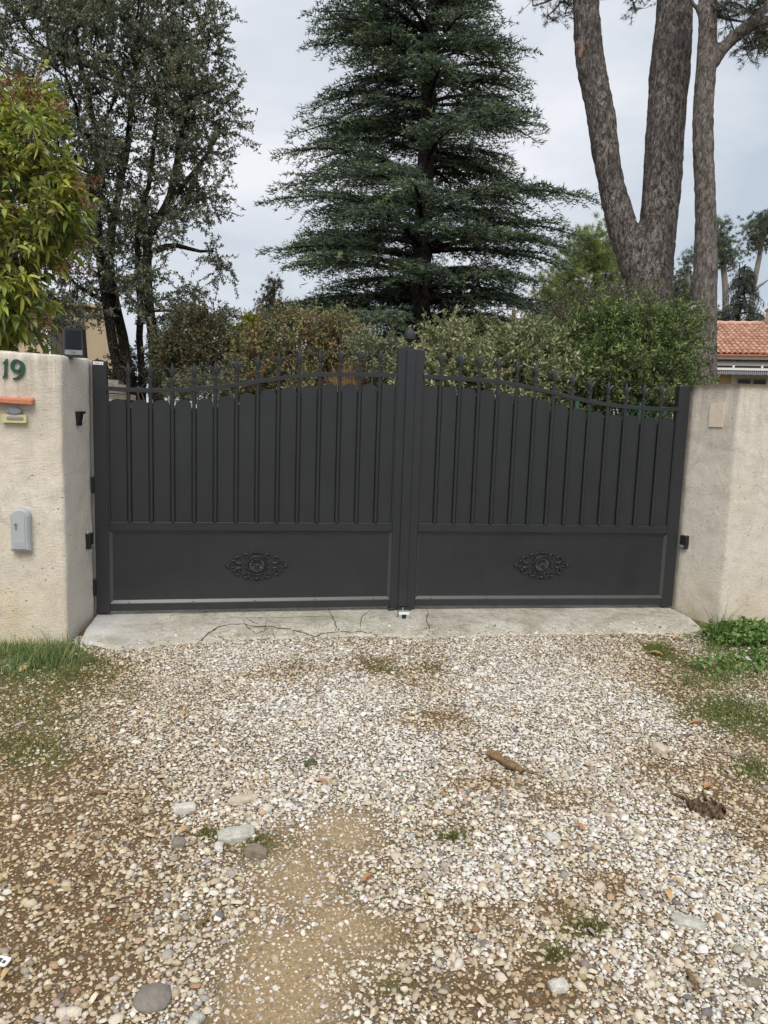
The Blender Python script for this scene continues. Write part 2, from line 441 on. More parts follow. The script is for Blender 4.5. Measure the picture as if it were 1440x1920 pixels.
def bark_mat(name, dark, light, ridge=(20, 20, 4.5), patch=None, bump=1.0):
    mt, n, l, b = new_mat(name)
    g = n.new('ShaderNodeNewGeometry').outputs['Position']
    warp = n.new('ShaderNodeTexNoise'); warp.inputs['Scale'].default_value = 7; l.new(g, warp.inputs['Vector'])
    add = n.new('ShaderNodeMix'); add.data_type = 'VECTOR'; add.inputs['Factor'].default_value = 0.12
    l.new(g, add.inputs['A']); l.new(warp.outputs['Color'], add.inputs['B'])
    mv = mapping(n, l, add.outputs['Result'], ridge)
    vor = n.new('ShaderNodeTexVoronoi'); vor.feature = 'DISTANCE_TO_EDGE'; vor.inputs['Scale'].default_value = 1.0; l.new(mv, vor.inputs['Vector'])
    vc = n.new('ShaderNodeTexVoronoi'); vc.inputs['Scale'].default_value = 1.0; l.new(mv, vc.inputs['Vector'])
    crack = ramp_node(n, l, vor.outputs['Distance'], [(0.0, (0,) * 3), (0.16, (1,) * 3)])
    f = noise_node(n, l, mapping(n, l, g, (1, 1, 0.5)), 30, 5, 0.7)
    plate = ramp_node(n, l, f, [(0.3, tuple(x * 0.75 for x in light)), (0.7, tuple(min(1, x * 1.2) for x in light))])
    tone = ramp_node(n, l, vc.outputs['Color'], [(0.1, (0.7,) * 3), (0.9, (1.25,) * 3)])
    plate = mix_node(n, l, 1.0, plate, tone, 'MULTIPLY')
    if patch:
        pf = ramp_node(n, l, noise_node(n, l, mapping(n, l, g, (1, 1, 0.5)), 2.2, 3), [(0.45, (0,) * 3), (0.62, (0.75,) * 3)])
        plate = mix_node(n, l, pf, plate, patch)
    l.new(mix_node(n, l, crack, dark, plate), b.inputs['Base Color'])
    b.inputs['Roughness'].default_value = 0.95; b.inputs['Specular IOR Level'].default_value = 0.12
    nb = bump_node(n, l, crack, b, 0.9 * bump, 0.03)
    bump_node(n, l, f, b, 0.7 * bump, 0.012, nb)
    return mt
def pine_bark(name, dark, mid, light, patch, sc, bump):
    mt, n, l, b = new_mat(name)
    g = n.new('ShaderNodeNewGeometry').outputs['Position']
    f = noise_node(n, l, mapping(n, l, g, (1, 1, 0.38)), sc, 7, 0.74, 0.7)
    col = ramp_node(n, l, f, [(0.38, dark), (0.50, mid), (0.64, light)])
    fl = noise_node(n, l, mapping(n, l, g, (1, 1, 0.5)), sc * 2.6, 4, 0.7, 0.4)
    col = mix_node(n, l, ramp_node(n, l, fl, [(0.36, (0.85,) * 3), (0.5, (0,) * 3)]), col, dark)
    big = noise_node(n, l, mapping(n, l, g, (1, 1, 0.55)), 1.9, 4, 0.6, 0.5)
    col = mix_node(n, l, ramp_node(n, l, big, [(0.48, (0,) * 3), (0.64, (0.5,) * 3)]), col, patch)
    l.new(col, b.inputs['Base Color']); b.inputs['Roughness'].default_value = 0.96; b.inputs['Specular IOR Level'].default_value = 0.1
    nb = bump_node(n, l, f, b, bump, 0.05)
    bump_node(n, l, fl, b, 0.6 * bump, 0.02, nb)
    return mt
M['pine_bark'] = pine_bark('pine_bark', (0.030, 0.025, 0.023), (0.150, 0.130, 0.118), (0.40, 0.36, 0.33), (0.070, 0.063, 0.062), 20, 1.0)
M['pine_bark_pale'] = pine_bark('smooth_pine_bark', (0.060, 0.050, 0.045), (0.170, 0.148, 0.135), (0.33, 0.295, 0.265), (0.10, 0.088, 0.084), 20, 0.9)
M['oak_bark'] = bark_mat('oak_bark', (0.020, 0.016, 0.013), (0.062, 0.052, 0.043), (40, 40, 14))
M['cedar_bark'] = bark_mat('cedar_bark', (0.014, 0.012, 0.011), (0.040, 0.036, 0.034), (16, 16, 4))
M['twig'] = simple('twig_bark', (0.085, 0.068, 0.052), 0.9, var=0.25)
M['leaf'] = leaf_mat('broad_leaf', 0.42, 0.3, 0.5)
M['small_leaf'] = leaf_mat('small_leaf', 0.5, 0.22, 0.45)
M['needle'] = leaf_mat('needles', 0.6, 0.12, 0.3)
M['grass'] = leaf_mat('grass_blade', 0.5, 0.3, 0.35)
M['black'] = simple('black_plastic', (0.012, 0.012, 0.013), 0.4, var=0.1)
M['grey_plastic'] = simple('grey_plastic', (0.40, 0.425, 0.45), 0.45, var=0.04, scale=6)
M['grey_plastic_dark'] = simple('dark_grey_plastic', (0.20, 0.215, 0.225), 0.5, var=0.06)
M['yellow_plastic'] = simple('yellowed_plastic', (0.56, 0.53, 0.27), 0.5, var=0.1, scale=30)
M['terracotta'] = simple('terracotta', (0.52, 0.19, 0.105), 0.8, var=0.12, scale=30, bump=0.3)
M['green_enamel'] = simple('green_enamel', (0.018, 0.072, 0.048), 0.35, var=0.12, scale=20)
M['steel'] = simple('galvanised_steel', (0.62, 0.62, 0.62), 0.35, 0.85, var=0.08, scale=60)
M['brass'] = simple('worn_brass', (0.52, 0.47, 0.38), 0.35, 0.9, var=0.1, scale=80)
M['white_paint'] = simple('white_paint', (0.78, 0.77, 0.74), 0.5, var=0.03)
M['sticker'] = simple('white_sticker', (0.80, 0.80, 0.79), 0.4, var=0.02)
M['ink'] = simple('dark_ink', (0.06, 0.06, 0.07), 0.6)
M['solar'] = simple('solar_cells', (0.008, 0.014, 0.022), 0.45, var=0.3, scale=8, spec=0.2)
M['cream_wall'] = simple('cream_house_render', (0.66, 0.50, 0.31), 0.9, var=0.06, scale=2, bump=0.2)
M['beige_wall'] = simple('beige_house_render', (0.56, 0.44, 0.30), 0.9, var=0.06, scale=2, bump=0.2)
M['ivory'] = simple('ivory_fascia', (0.74, 0.69, 0.60), 0.8, var=0.04)
M['glass'] = simple('dark_window_glass', (0.012, 0.013, 0.014), 0.12, var=0.1, spec=0.3)
M['shutter'] = simple('brown_shutter', (0.085, 0.07, 0.058), 0.7, var=0.15)
M['wire'] = simple('green_wire', (0.03, 0.10, 0.06), 0.5)
M['lamp_grey'] = simple('lamp_housing', (0.25, 0.255, 0.26), 0.5)
M['crack'] = simple('soil_in_cracks', (0.105, 0.092, 0.06), 1.0, var=0.5, scale=25)
M['dead_wood'] = pine_bark('dead_wood', (0.11, 0.07, 0.038), (0.25, 0.165, 0.09), (0.38, 0.27, 0.16), (0.17, 0.11, 0.06), 95, 0.15)
M['dark_bark'] = pine_bark('loose_bark', (0.03, 0.02, 0.013), (0.10, 0.066, 0.044), (0.30, 0.21, 0.13), (0.05, 0.034, 0.025), 80, 0.2)
def awning_mat():
    mt, n, l, b = new_mat('striped_awning')
    o = coords(n, 'Object')
    w = n.new('ShaderNodeTexWave'); w.inputs['Scale'].default_value = 6.0; w.bands_direction = 'X'; l.new(o, w.inputs['Vector'])
    l.new(ramp_node(n, l, w.outputs['Fac'], [(0.4, (0.09, 0.10, 0.13)), (0.55, (0.32, 0.33, 0.36))]), b.inputs['Base Color'])
    b.inputs['Roughness'].default_value = 0.85; return mt
M['awning'] = awning_mat()
def tile_mat():
    mt, n, l, b = new_mat('roof_tile')
    oi = n.new('ShaderNodeObjectInfo')
    g = n.new('ShaderNodeNewGeometry').outputs['Position']
    c = ramp_node(n, l, oi.outputs['Random'], [(0.0, (0.44, 0.22, 0.14)), (0.5, (0.53, 0.295, 0.20)), (1.0, (0.62, 0.39, 0.28))])
    f = noise_node(n, l, g, 9, 4)
    l.new(mix_node(n, l, 1.0, c, ramp_node(n, l, f, [(0.3, (0.75,) * 3), (0.7, (1.15,) * 3)]), 'MULTIPLY'), b.inputs['Base Color'])
    b.inputs['Roughness'].default_value = 0.85; return mt
M['roof_tile'] = tile_mat()
# ------------------------------------------------------------------ ground
def zone(px, py, rx, ry):
    c = on_ground(px, py)
    return (c[0], c[1], abs(np.linalg.norm(on_ground(px + rx, py) - c)), abs(np.linalg.norm(on_ground(px, py - ry) - c)))
SAND = [zone(*z) for z in ((570, 1660, 110, 90), (545, 1780, 110, 90), (520, 1860, 120, 80), (650, 1560, 60, 50), (640, 1730, 70, 60))]
BROWN = [zone(*z) for z in ((120, 1660, 150, 100), (200, 1560, 110, 60), (150, 1790, 120, 80), (110, 1520, 140, 60), (40, 1500, 150, 70), (60, 1600, 130, 110), (20, 1720, 90, 90), (150, 1440, 90, 40), (545, 1256, 62, 24), (1205, 1425, 75, 32), (1390, 1470, 90, 60),
                            (1420, 1390, 90, 50), (1060, 1500, 60, 22), (1010, 1840, 70, 45), (910, 1700, 60, 25), (1040, 1690, 50, 22), (1160, 1650, 60, 22), (800, 1262, 70, 26), (700, 1240, 60, 14),
                            (1300, 1270, 110, 30), (1430, 1560, 60, 40), (820, 1350, 60, 18), (910, 1470, 60, 12), (760, 1750, 70, 30), (880, 1850, 60, 30), (40, 1850, 90, 50))]
MOSS = [zone(*z) for z in ((40, 1410, 130, 36), (40, 1330, 140, 40), (150, 1262, 90, 30), (720, 1250, 45, 12), (850, 1565, 45, 14), (1100, 1735, 50, 16), (800, 1245, 30, 10),
                           (1040, 1790, 40, 18), (90, 1290, 130, 35), (760, 1840, 50, 20), (480, 1580, 60, 16), (390, 1560, 40, 14), (1380, 1340, 90, 34), (1250, 1225, 60, 20), (800, 1930, 80, 20))]
GREEN = [zone(*z) for z in ((60, 1235, 110, 40), (1400, 1200, 80, 34), (1380, 1335, 55, 26), (1235, 1220, 26, 12))]
WHITE = [zone(*z) for z in ((620, 1330, 170, 110), (720, 1440, 150, 80), (1000, 1280, 170, 80), (1060, 1390, 150, 70), (1180, 1560, 150, 70), (1340, 1680, 150, 110), (1380, 1830, 130, 120),
                            (900, 1600, 140, 60), (500, 1230, 120, 30), (780, 1400, 120, 50), (1200, 1330, 90, 40), (1180, 1800, 90, 60), (960, 1660, 70, 40))]
def zmask(X, Y, zones, soft=0.75, seed=3, amp=0.9, fr=5.0):
    w = fbm(np.stack([X * fr, Y * fr], -1), 4, seed) - 0.5
    out = np.zeros_like(X)
    for cx, cy, rx, ry in zones:
        d = np.sqrt(((X - cx) / rx) ** 2 + ((Y - cy) / ry) ** 2) + amp * 1.6 * w
        out = np.maximum(out, 1 - sstep(1 - soft, 1 + soft, d))
    return out
def height(X, Y):
    P = np.stack([X, Y], -1)
    h = 0.030 * (fbm(P * 1.1, 4, 11) - 0.5) + 0.012 * (fbm(P * 7, 3, 12) - 0.5)
    near = sstep(-8, -4, Y) * (1 - sstep(-0.55, -0.3, Y))
    return h * near - 0.006

def axis(lo, hi, step, far):
    a = np.arange(lo, hi + 1e-6, step)
    g = [hi]; s = step
    while g[-1] < far:
        s *= 1.35; g.append(g[-1] + s)
    k = [lo]; s = step
    while k[-1] > -far:
        s *= 1.35; k.append(k[-1] - s)
    return np.array(k[:0:-1] + list(a) + g[1:])
gx, gy_ = axis(-1.4, 5.4, 0.04, 320), axis(-4.2, -0.15, 0.036, 320)
GX, GY = np.meshgrid(gx, gy_)
Xf, Yf = GX.ravel(), GY.ravel()
GZ = height(Xf, Yf)
soil = np.array([0.150, 0.105, 0.060]); brown = np.array([0.135, 0.084, 0.042]); sandc = np.array([0.36, 0.265, 0.15]); mossc = np.array([0.105, 0.102, 0.035]); garden = np.array([0.16, 0.125, 0.085])
nz = fbm(np.stack([Xf * 3, Yf * 3], -1), 4, 21)[:, None]
gc = soil * (0.7 + 0.6 * nz)
gc = gc + (np.array([0.19, 0.150, 0.105]) - gc) * (zmask(Xf, Yf, WHITE)[:, None] * 0.5)
gc = gc + (brown - gc) * (zmask(Xf, Yf, BROWN, seed=5)[:, None] * 0.65)
gc = gc + (sandc - gc) * (zmask(Xf, Yf, SAND, seed=6)[:, None] * 0.85)
gc = gc + (mossc - gc) * (zmask(Xf, Yf, MOSS, seed=7)[:, None] * 0.8)
gc = gc + (np.array([0.07, 0.085, 0.025]) - gc) * (zmask(Xf, Yf, GREEN, seed=8)[:, None] * 0.8)
far = (Yf > 0.0)[:, None]
lawn = fbm(np.stack([Xf * 0.5, Yf * 0.5], -1), 4, 31)[:, None]
gc = np.where(far, garden * (0.8 + 0.4 * nz) + (np.array([0.07, 0.09, 0.03]) - garden) * sstep(0.45, 0.6, lawn), gc)
nxg, nyg = len(gx), len(gy_)
idx = np.arange(nxg * nyg).reshape(nyg, nxg)
quads = np.stack([idx[:-1, :-1].ravel(), idx[:-1, 1:].ravel(), idx[1:, 1:].ravel(), idx[1:, :-1].ravel()], -1)
g = fast_mesh('ground', np.stack([Xf, Yf, GZ], -1), quads, M['ground'], col=gc, smooth=True)
tag(g, 'bare soil and sand of the drive and garden', 'ground', kind='structure')

# concrete threshold under the gate
SLABZ = 0.035
front = [on_ground(px, py, 0.012) for px, py in ((150, 1203), (168, 1203), (200, 1211), (245, 1214), (300, 1207), (370, 1203), (450, 1194), (560, 1193), (660, 1189), (750, 1190), (800, 1194), (860, 1191), (960, 1187), (1090, 1187), (1180, 1184), (1250, 1186), (1302, 1182), (1318, 1176))]
fx = np.array([p[0] for p in front]); fy = np.array([p[1] for p in front])
sx_ = np.arange(fx[0], fx[-1], 0.02)
fyi = np.interp(sx_, fx, fy) + 0.03 * (fbm(np.stack([sx_ * 9, sx_ * 0], -1), 3, 41) - 0.5)
rows = 26
SV = []
for j in range(rows + 1):
    t = j / rows
    yy = fyi + (0.75 - fyi) * t ** 1.4
    zz = SLABZ * sstep(0, 0.22, (t ** 1.4) * 1.2 + 0.03) + 0.006 * (fbm(np.stack([sx_ * 6, yy * 6], -1), 3, 42) - 0.5) * (0.2 + 0.8 * sstep(0, .1, t))
    if j == 0: zz = np.full_like(sx_, -0.03)
    SV.append(np.stack([sx_, yy + (0 if j else -0.004), zz], -1))
SV = np.concatenate(SV); ns = len(sx_)
si = np.arange(len(SV)).reshape(rows + 1, ns)
sq = np.stack([si[:-1, :-1].ravel(), si[:-1, 1:].ravel(), si[1:, 1:].ravel(), si[1:, :-1].ravel()], -1)
slab = fast_mesh('concrete_threshold', SV, sq, M['concrete'], smooth=True)
tag(slab, 'cracked grey concrete threshold strip below the gate', 'threshold', kind='structure')
def slab_z(x, y):
    k = np.argmin((SV[:, 0] - x) ** 2 + (SV[:, 1] - y) ** 2); return SV[k, 2]
Z = lambda a, b: (180 + a / 2, 1110 + b / 2)
cracks = [[(275, 98), (285, 86), (350, 81), (420, 78)],
          [(350, 187), (385, 170), (415, 150), (460, 130), (500, 122), (550, 120), (600, 128), (650, 127), (700, 132), (730, 133), (780, 140), (820, 148), (860, 140), (930, 135), (990, 136), (1040, 140), (1105, 164)],
          [(550, 105), (560, 125), (600, 142), (620, 138), (650, 129)], [(640, 100), (635, 130), (622, 150)], [(735, 134), (755, 150), (778, 166)],
          [(870, 65), (885, 95), (898, 115), (900, 135)], [(655, 128), (670, 150), (682, 172)], [(1030, 68), (995, 95), (992, 135)], [(1235, 58), (1245, 80), (1240, 110), (1252, 140)], [(870, 140), (865, 165)],
          [(430, 101), (560, 98), (700, 96), (880, 92)], [(560, 98), (580, 110), (610, 122)]]
crk_w = [0.004, 0.0085, 0.005, 0.004, 0.005, 0.006, 0.004, 0.004, 0.005, 0.003, 0.003, 0.005]
for cpts, cw in zip(cracks, crk_w):
    P = np.array([on_ground(*Z(*q), SLABZ) for q in cpts])
    t = np.linspace(0, len(P) - 1, max(8, int(12 * len(P))))
    Q = np.stack([np.interp(t, np.arange(len(P)), P[:, k]) for k in range(3)], -1)
    Q[:, :2] += 0.012 * (np.stack([vnoise(np.stack([t * 3.1, t * 0 + cw * 900], -1), 5), vnoise(np.stack([t * 3.1, t * 0 + 7 + cw * 900], -1), 6)], -1) - 0.5)
    T = norm(np.gradient(Q, axis=0)); N = np.stack([-T[:, 1], T[:, 0], T[:, 2] * 0], -1)
    w = cw * (0.35 + 1.1 * vnoise(np.stack([t * 2.3, t * 0 + 3], -1), 8)) * np.clip(np.minimum(t, t[-1] - t) * 2 + 0.3, 0, 1)
    mb = MB(); k = len(Q); V, F = [], []
    for i in range(k):
        for s, dz in ((-1, 0.0), (0, 0.0035), (1, 0.0)):
            q = Q[i] + N[i] * w[i] * s * 0.6; V.append((q[0], q[1], slab_z(q[0], q[1]) + 0.0015 + dz * 0.4))
    for i in range(k - 1):
        for s in (0, 1):
            F.append((i * 3 + s, i * 3 + s + 1, i * 3 + 4 + s, i * 3 + 3 + s))
    mb.add(V, F).build('crack', M['crack'], slab)

# ------------------------------------------------------------------ gravel (stuff): every pebble is real geometry
def ico():
    t = (1 + 5 ** 0.5) / 2
    V = norm(np.array([(-1, t, 0), (1, t, 0), (-1, -t, 0), (1, -t, 0), (0, -1, t), (0, 1, t), (0, -1, -t), (0, 1, -t), (t, 0, -1), (t, 0, 1), (-t, 0, -1), (-t, 0, 1)], float))
    F = np.array([(0, 11, 5), (0, 5, 1), (0, 1, 7), (0, 7, 10), (0, 10, 11), (1, 5, 9), (5, 11, 4), (11, 10, 2), (10, 7, 6), (7, 1, 8), (3, 9, 4), (3, 4, 2), (3, 2, 6), (3, 6, 8), (3, 8, 9), (4, 9, 5), (2, 4, 11), (6, 2, 10), (8, 6, 7), (9, 8, 1)])
    return V, F
ICO_V, ICO_F = ico()
# near pebbles: an icosahedron stood on one corner without its buried lower cap; far pebbles: a five-sided dome
_a = np.array([2 * np.pi * k / 5 for k in range(5)])
ICO_V = np.array([(0, 0, 0.82)] + [(0.80 * math.cos(t), 0.80 * math.sin(t), 0.50) for t in _a] + [(1.0 * math.cos(t + 0.628), 1.0 * math.sin(t + 0.628), -0.35) for t in _a])
ICO_F = np.array([(0, 1 + k, 1 + (k + 1) % 5) for k in range(5)] + [(1 + k, 6 + k, 1 + (k + 1) % 5) for k in range(5)] + [(1 + (k + 1) % 5, 6 + k, 6 + (k + 1) % 5) for k in range(5)])
OCT_V = np.array([(math.cos(t), math.sin(t), -0.3) for t in _a] + [(0.12, 0.1, 0.75)])
OCT_F = np.array([(k, (k + 1) % 5, 5) for k in range(5)])
def in_slab(X, Y):
    return (Y > np.interp(X, sx_, fyi) + 0.012) & (X > sx_[0]) & (X < sx_[-1])
def in_walls(X, Y):
    return ((X < -0.05) & (Y > -0.44)) | ((X > 4.0) & (Y > -0.36)) | (Y > 0.0)
def gravel_points(cell, x0, x1, y0, y1, rng):
    nx, ny = int((x1 - x0) / cell), int((y1 - y0) / cell)
    X, Y = np.meshgrid(x0 + (np.arange(nx) + 0.5) * cell, y0 + (np.arange(ny) + 0.5) * cell)
    X = (X + rng.uniform(-.55, .55, X.shape) * cell).ravel(); Y = (Y + rng.uniform(-.55, .55, Y.shape) * cell).ravel()
    lb = np.interp(Y, [-3.3, -0.3], [0.08, -0.80]); rb = np.interp(Y, [-3.4, -0.2], [2.45, 4.85])
    k = (X > lb) & (X < rb) & ~in_slab(X, Y) & ~in_walls(X, Y)
    return X[k], Y[k]
rngp = np.random.default_rng(101)
PAL = 0.90 * np.array([(0.73, 0.675, 0.585), (0.63, 0.56, 0.44), (0.54, 0.455, 0.33), (0.47, 0.36, 0.235), (0.40, 0.38, 0.355), (0.20, 0.19, 0.185), (0.46, 0.345, 0.28), (0.38, 0.235, 0.13), (0.76, 0.74, 0.705)])
PW_WARM = np.array([0.22, 0.27, 0.22, 0.11, 0.08, 0.025, 0.03, 0.015, 0.03]); PW_WHITE = np.array([0.28, 0.10, 0.05, 0.02, 0.12, 0.03, 0.03, 0.01, 0.40])
GV, GF, GC, off = [], [], [], 0
def add_pebbles(X, Y, size, base, faces, sink, rng, jit, whiteness, dirt=None):
    global off
    n = len(X)
    if n == 0: return
    pick = rng.random(n)
    cw = np.cumsum(PW_WARM / PW_WARM.sum()); cz = np.cumsum(PW_WHITE / PW_WHITE.sum())
    iw = np.searchsorted(cw, pick).clip(0, 8); iz = np.searchsorted(cz, pick).clip(0, 8)
    idx = np.where(rng.random(n) < whiteness, iz, iw)
    col = PAL[idx] * rng.normal(1.0, 0.11, (n, 1)) * rng.normal(1.0, 0.025, (n, 3))
    if dirt is not None: col = col * (1 - dirt[:, None] * np.array([0.18, 0.27, 0.42]))   # earth-stained stones
    col = np.clip(col, 0.02, 0.85)
    k = len(base)
    V = base[None] * (1 + rng.uniform(-jit, jit, (n, k, 1)))
    S = np.stack([size * rng.uniform(0.8, 1.35, n), size * rng.uniform(0.65, 1.05, n), size * rng.uniform(0.42, 0.75, n)], -1)
    V = V * S[:, None] * 0.5
    tx = rng.normal(0, 0.35, n); V[..., 2] += 0
    c, s = np.cos(tx), np.sin(tx)
    y, z = V[..., 1] * c[:, None] - V[..., 2] * s[:, None], V[..., 1] * s[:, None] + V[..., 2] * c[:, None]
    a = rng.uniform(0, 6.283, n); c, s = np.cos(a)[:, None], np.sin(a)[:, None]
    x, y2 = V[..., 0] * c - y * s, V[..., 0] * s + y * c
    Pz = height(X, Y) + S[:, 2] * (0.5 - sink)
    V = np.stack([x + X[:, None], y2 + Y[:, None], z + Pz[:, None]], -1).reshape(-1, 3)
    GV.append(V); GC.append(np.repeat(col, k, 0)); GF.append((faces[None] + (np.arange(n) * k)[:, None, None] + off).reshape(-1, 3))
    off += n * k
def spread(cell, y0, y1, base, faces, s_mean, s_sig, dens, rng):
    X, Y = gravel_points(cell, -1.0, 5.0, y0, y1, rng)
    sand = zmask(X, Y, SAND, seed=6); br = zmask(X, Y, BROWN, seed=5); ms = zmask(X, Y, MOSS, seed=7); gn = zmask(X, Y, GREEN, seed=8); wh = zmask(X, Y, WHITE)
    p = 0.74 + 0.17 * wh + 0.25 * (fbm(np.stack([X * 2.1, Y * 2.1], -1), 3, 77) - 0.5)
    p = p * (1 - 0.52 * sand) * (1 - 0.50 * br * (1 - 0.35 * wh)) * (1 - 0.58 * ms) * (1 - 0.9 * gn) * dens
    k = rng.random(len(X)) < p
    X, Y = X[k], Y[k]; sand, wh, br = sand[k], wh[k], br[k]
    size = s_mean * np.exp(rng.normal(0, s_sig, len(X))) * (1 - 0.35 * sand)
    add_pebbles(X, Y, np.clip(size, 0.004, 0.032), base, faces, 0.02 + 0.3 * sand + 0.1 * br, rng, 0.24, np.clip(0.15 + 0.85 * wh, 0, 1), np.clip(np.maximum(br, 0.8 * ms[k]) * (1 - 0.5 * wh) * rng.uniform(0.3, 1.3, len(X)), 0, 1))
spread(0.0122, -3.65, -2.05, ICO_V, ICO_F, 0.0119, 0.36, 1.0, rngp)
spread(0.0082, -3.65, -2.05, OCT_V, OCT_F, 0.0078, 0.28, 0.85, rngp)
spread(0.0088, -2.05, -0.3, OCT_V, OCT_F, 0.0108, 0.32, 1.0, rngp)
spread(0.075, -3.65, -0.5, ICO_V, ICO_F, 0.020, 0.25, 0.6, rngp)

# the drive goes on either side of the strip in front of the gate
_nx = np.arange(-2.4, 6.6, 0.0215); _ny = np.arange(-4.6, -0.3, 0.0215); _X, _Y = [a.ravel() + rngp.uniform(-.012, .012, a.size) for a in np.meshgrid(_nx, _ny)]
_lb = np.interp(_Y, [-3.3, -0.3], [0.08, -0.80]); _rb = np.interp(_Y, [-3.4, -0.2], [2.45, 4.85])
_out = np.where(_Y < -3.65, 1.0, np.maximum(_lb - _X, _X - _rb)); _k = (_out > -0.02) & (np.maximum(_lb - _X, _X - _rb) < 1.3) & ~in_walls(_X, _Y) & ~in_slab(_X, _Y)
_k &= rngp.random(len(_X)) < 0.85 * (1 - 0.55 * zmask(_X, _Y, GREEN + MOSS, seed=8))
_X, _Y = _X[_k], _Y[_k]; add_pebbles(_X, _Y, np.clip(0.0185 * np.exp(rngp.normal(0, .3, len(_X))), .008, .03), OCT_V, OCT_F, 0.1, rngp, .24, np.full(len(_X), .4))
# strays kicked onto the concrete
_n = 420; _X = rngp.uniform(sx_[0] + .1, sx_[-1] - .1, _n); _Y = np.interp(_X, sx_, fyi) + np.abs(rngp.normal(0, 0.06, _n)) + 0.01
_k = _Y < -0.05; _X, _Y = _X[_k], _Y[_k]; _b = len(GV)
add_pebbles(_X, _Y, np.clip(0.011 * np.exp(rngp.normal(0, .35, len(_X))), .004, .02), ICO_V, ICO_F, 0.2, rngp, .24, np.full(len(_X), .6))
_dz = np.array([slab_z(x, y) for x, y in zip(_X, _Y)]) - height(_X, _Y); GV[-1][:, 2] += np.repeat(_dz, len(ICO_V))
o = fast_mesh('gravel', np.concatenate(GV), np.concatenate(GF), M['pebble'], col=np.concatenate(GC), smooth=False)
tag(o, 'pale limestone gravel spread over the drive before the gate', 'gravel', kind='stuff')
del GV, GF, GC

# ------------------------------------------------------------------ boundary walls
def wall(name, foot, top_fn, mat, label, seed, step=0.03):
    foot = [np.array(p, float) for p in foot]
    n0 = len(foot); pts = []
    for i in range(n0):                       # round the corners, then resample
        a, b, c = foot[i - 1], foot[i], foot[(i + 1) % n0]
        r = min(0.022, 0.4 * np.linalg.norm(a - b), 0.4 * np.linalg.norm(c - b))
        p, q = b + (a - b) / np.linalg.norm(a - b) * r, b + (c - b) / np.linalg.norm(c - b) * r
        for t in (0, .33, .66, 1): pts.append((1 - t) ** 2 * p + 2 * t * (1 - t) * b + t * t * q)
    ring = []
    for i in range(len(pts)):
        a, b = pts[i], pts[(i + 1) % len(pts)]
        k = max(1, int(np.linalg.norm(b - a) / step))
        for t in range(k): ring.append(a + (b - a) * t / k)
    ring = np.array(ring); n = len(ring)
    tan = norm(np.roll(ring, -1, 0) - np.roll(ring, 1, 0)); nrm = np.stack([tan[:, 1], -tan[:, 0]], -1)
    zt = np.array([top_fn(x, y) for x, y in ring])
    L = 60; V = []
    levels = [(k / L, 0.0) for k in range(L + 1)] + [(1.0, 0.008), (1.0, 0.022)]
    for li, (t, ins) in enumerate(levels):
        z = -0.15 + (zt - 0.012 + 0.15) * t
        if ins: z = zt - (0.004 if ins < 0.01 else 0.0)
        P3 = np.stack([ring[:, 0], ring[:, 1], z * np.ones(n)], -1)
        d = 0.014 * (fbm(P3 * 2.2, 3, seed) - 0.5) + 0.011 * (fbm(P3 * 14, 3, seed + 9) - 0.5)
        xy = ring + nrm * (d[:, None] - ins)
        if t > 0.93: z = z + 0.016 * (fbm(P3 * np.array([9, 9, 0]), 3, seed + 4) - 0.5) * sstep(0.93, 1, t)
        V.append(np.stack([xy[:, 0], xy[:, 1], z * np.ones(n)], -1))
    V = np.concatenate(V); m_ = len(levels)
    ix = np.arange(m_ * n).reshape(m_, n)
    Q = np.stack([ix[:-1].ravel(), np.roll(ix[:-1], -1, 1).ravel(), np.roll(ix[1:], -1, 1).ravel(), ix[1:].ravel()], -1)
    cap = ix[-1][None]
    o = fast_mesh(name, V, [Q, cap], mat, smooth=True)
    tag(o, label, 'wall', 'stucco walls either side of the gate'); return o
wall('boundary_wall', [(-2.6, -0.41), (-0.071, -0.434), (-0.022, -0.02), (-0.022, 0.14), (-2.6, 0.14)], lambda x, y: 1.588 - 0.035 * (x + 0.07) if x < -0.07 else 1.588 + 0.01 * (y + 0.43) / 0.43, M['stucco_left'],
     'cream stucco wall end carrying the green house number', 50)
wall('boundary_wall', [(6.6, -0.10), (6.6, 0.16), (3.902, 0.16), (3.902, 0.0), (4.035, -0.318)][::-1], lambda x, y: 1.595 + 0.02 * max(0, x - 4.0), M['stucco_right'],
     'beige stucco wall end with a pale square patch', 60)
# ------------------------------------------------------------------ gate
LW = 3.8753; LA = 0.0235
S_ = 0.128; OFF = 0.2027
rail_s = [0.074, 0.196, 0.321, 0.443, 0.582, 0.723, 0.843, 0.966, 1.097, 1.229, 1.362, 1.48, 1.605, 1.745, 1.855]
rail_z = [1.4425, 1.439, 1.439, 1.444, 1.455, 1.473, 1.493, 1.517, 1.543, 1.561, 1.575, 1.583, 1.587, 1.589, 1.591]
brd_s = [0.141, 0.265, 0.39, 0.52, 0.65, 0.78, 0.905, 1.034, 1.17, 1.298, 1.423, 1.55, 1.677, 1.80]
brd_z = [1.3685, 1.369, 1.372, 1.377, 1.391, 1.410, 1.432, 1.4595, 1.4815, 1.4965, 1.511, 1.516, 1.519, 1.522]
tip_s = [0.198, 0.33, 0.46, 0.586, 0.713, 0.842, 0.975, 1.10, 1.232, 1.36, 1.485, 1.616, 1.744]
tip_z = [1.597, 1.597, 1.599, 1.604, 1.623, 1.647, 1.675, 1.699, 1.716, 1.731, 1.740, 1.747, 1.746]
def cubic(xs, ys, x):
    c = np.polyfit(xs, ys, 7); return np.polyval(c, x)
rail_at = lambda s: float(cubic(rail_s, rail_z, s))
tip_at = lambda s: float(np.interp(s, tip_s, tip_z))
brd_at = lambda s: float(np.interp(s, brd_s, brd_z))
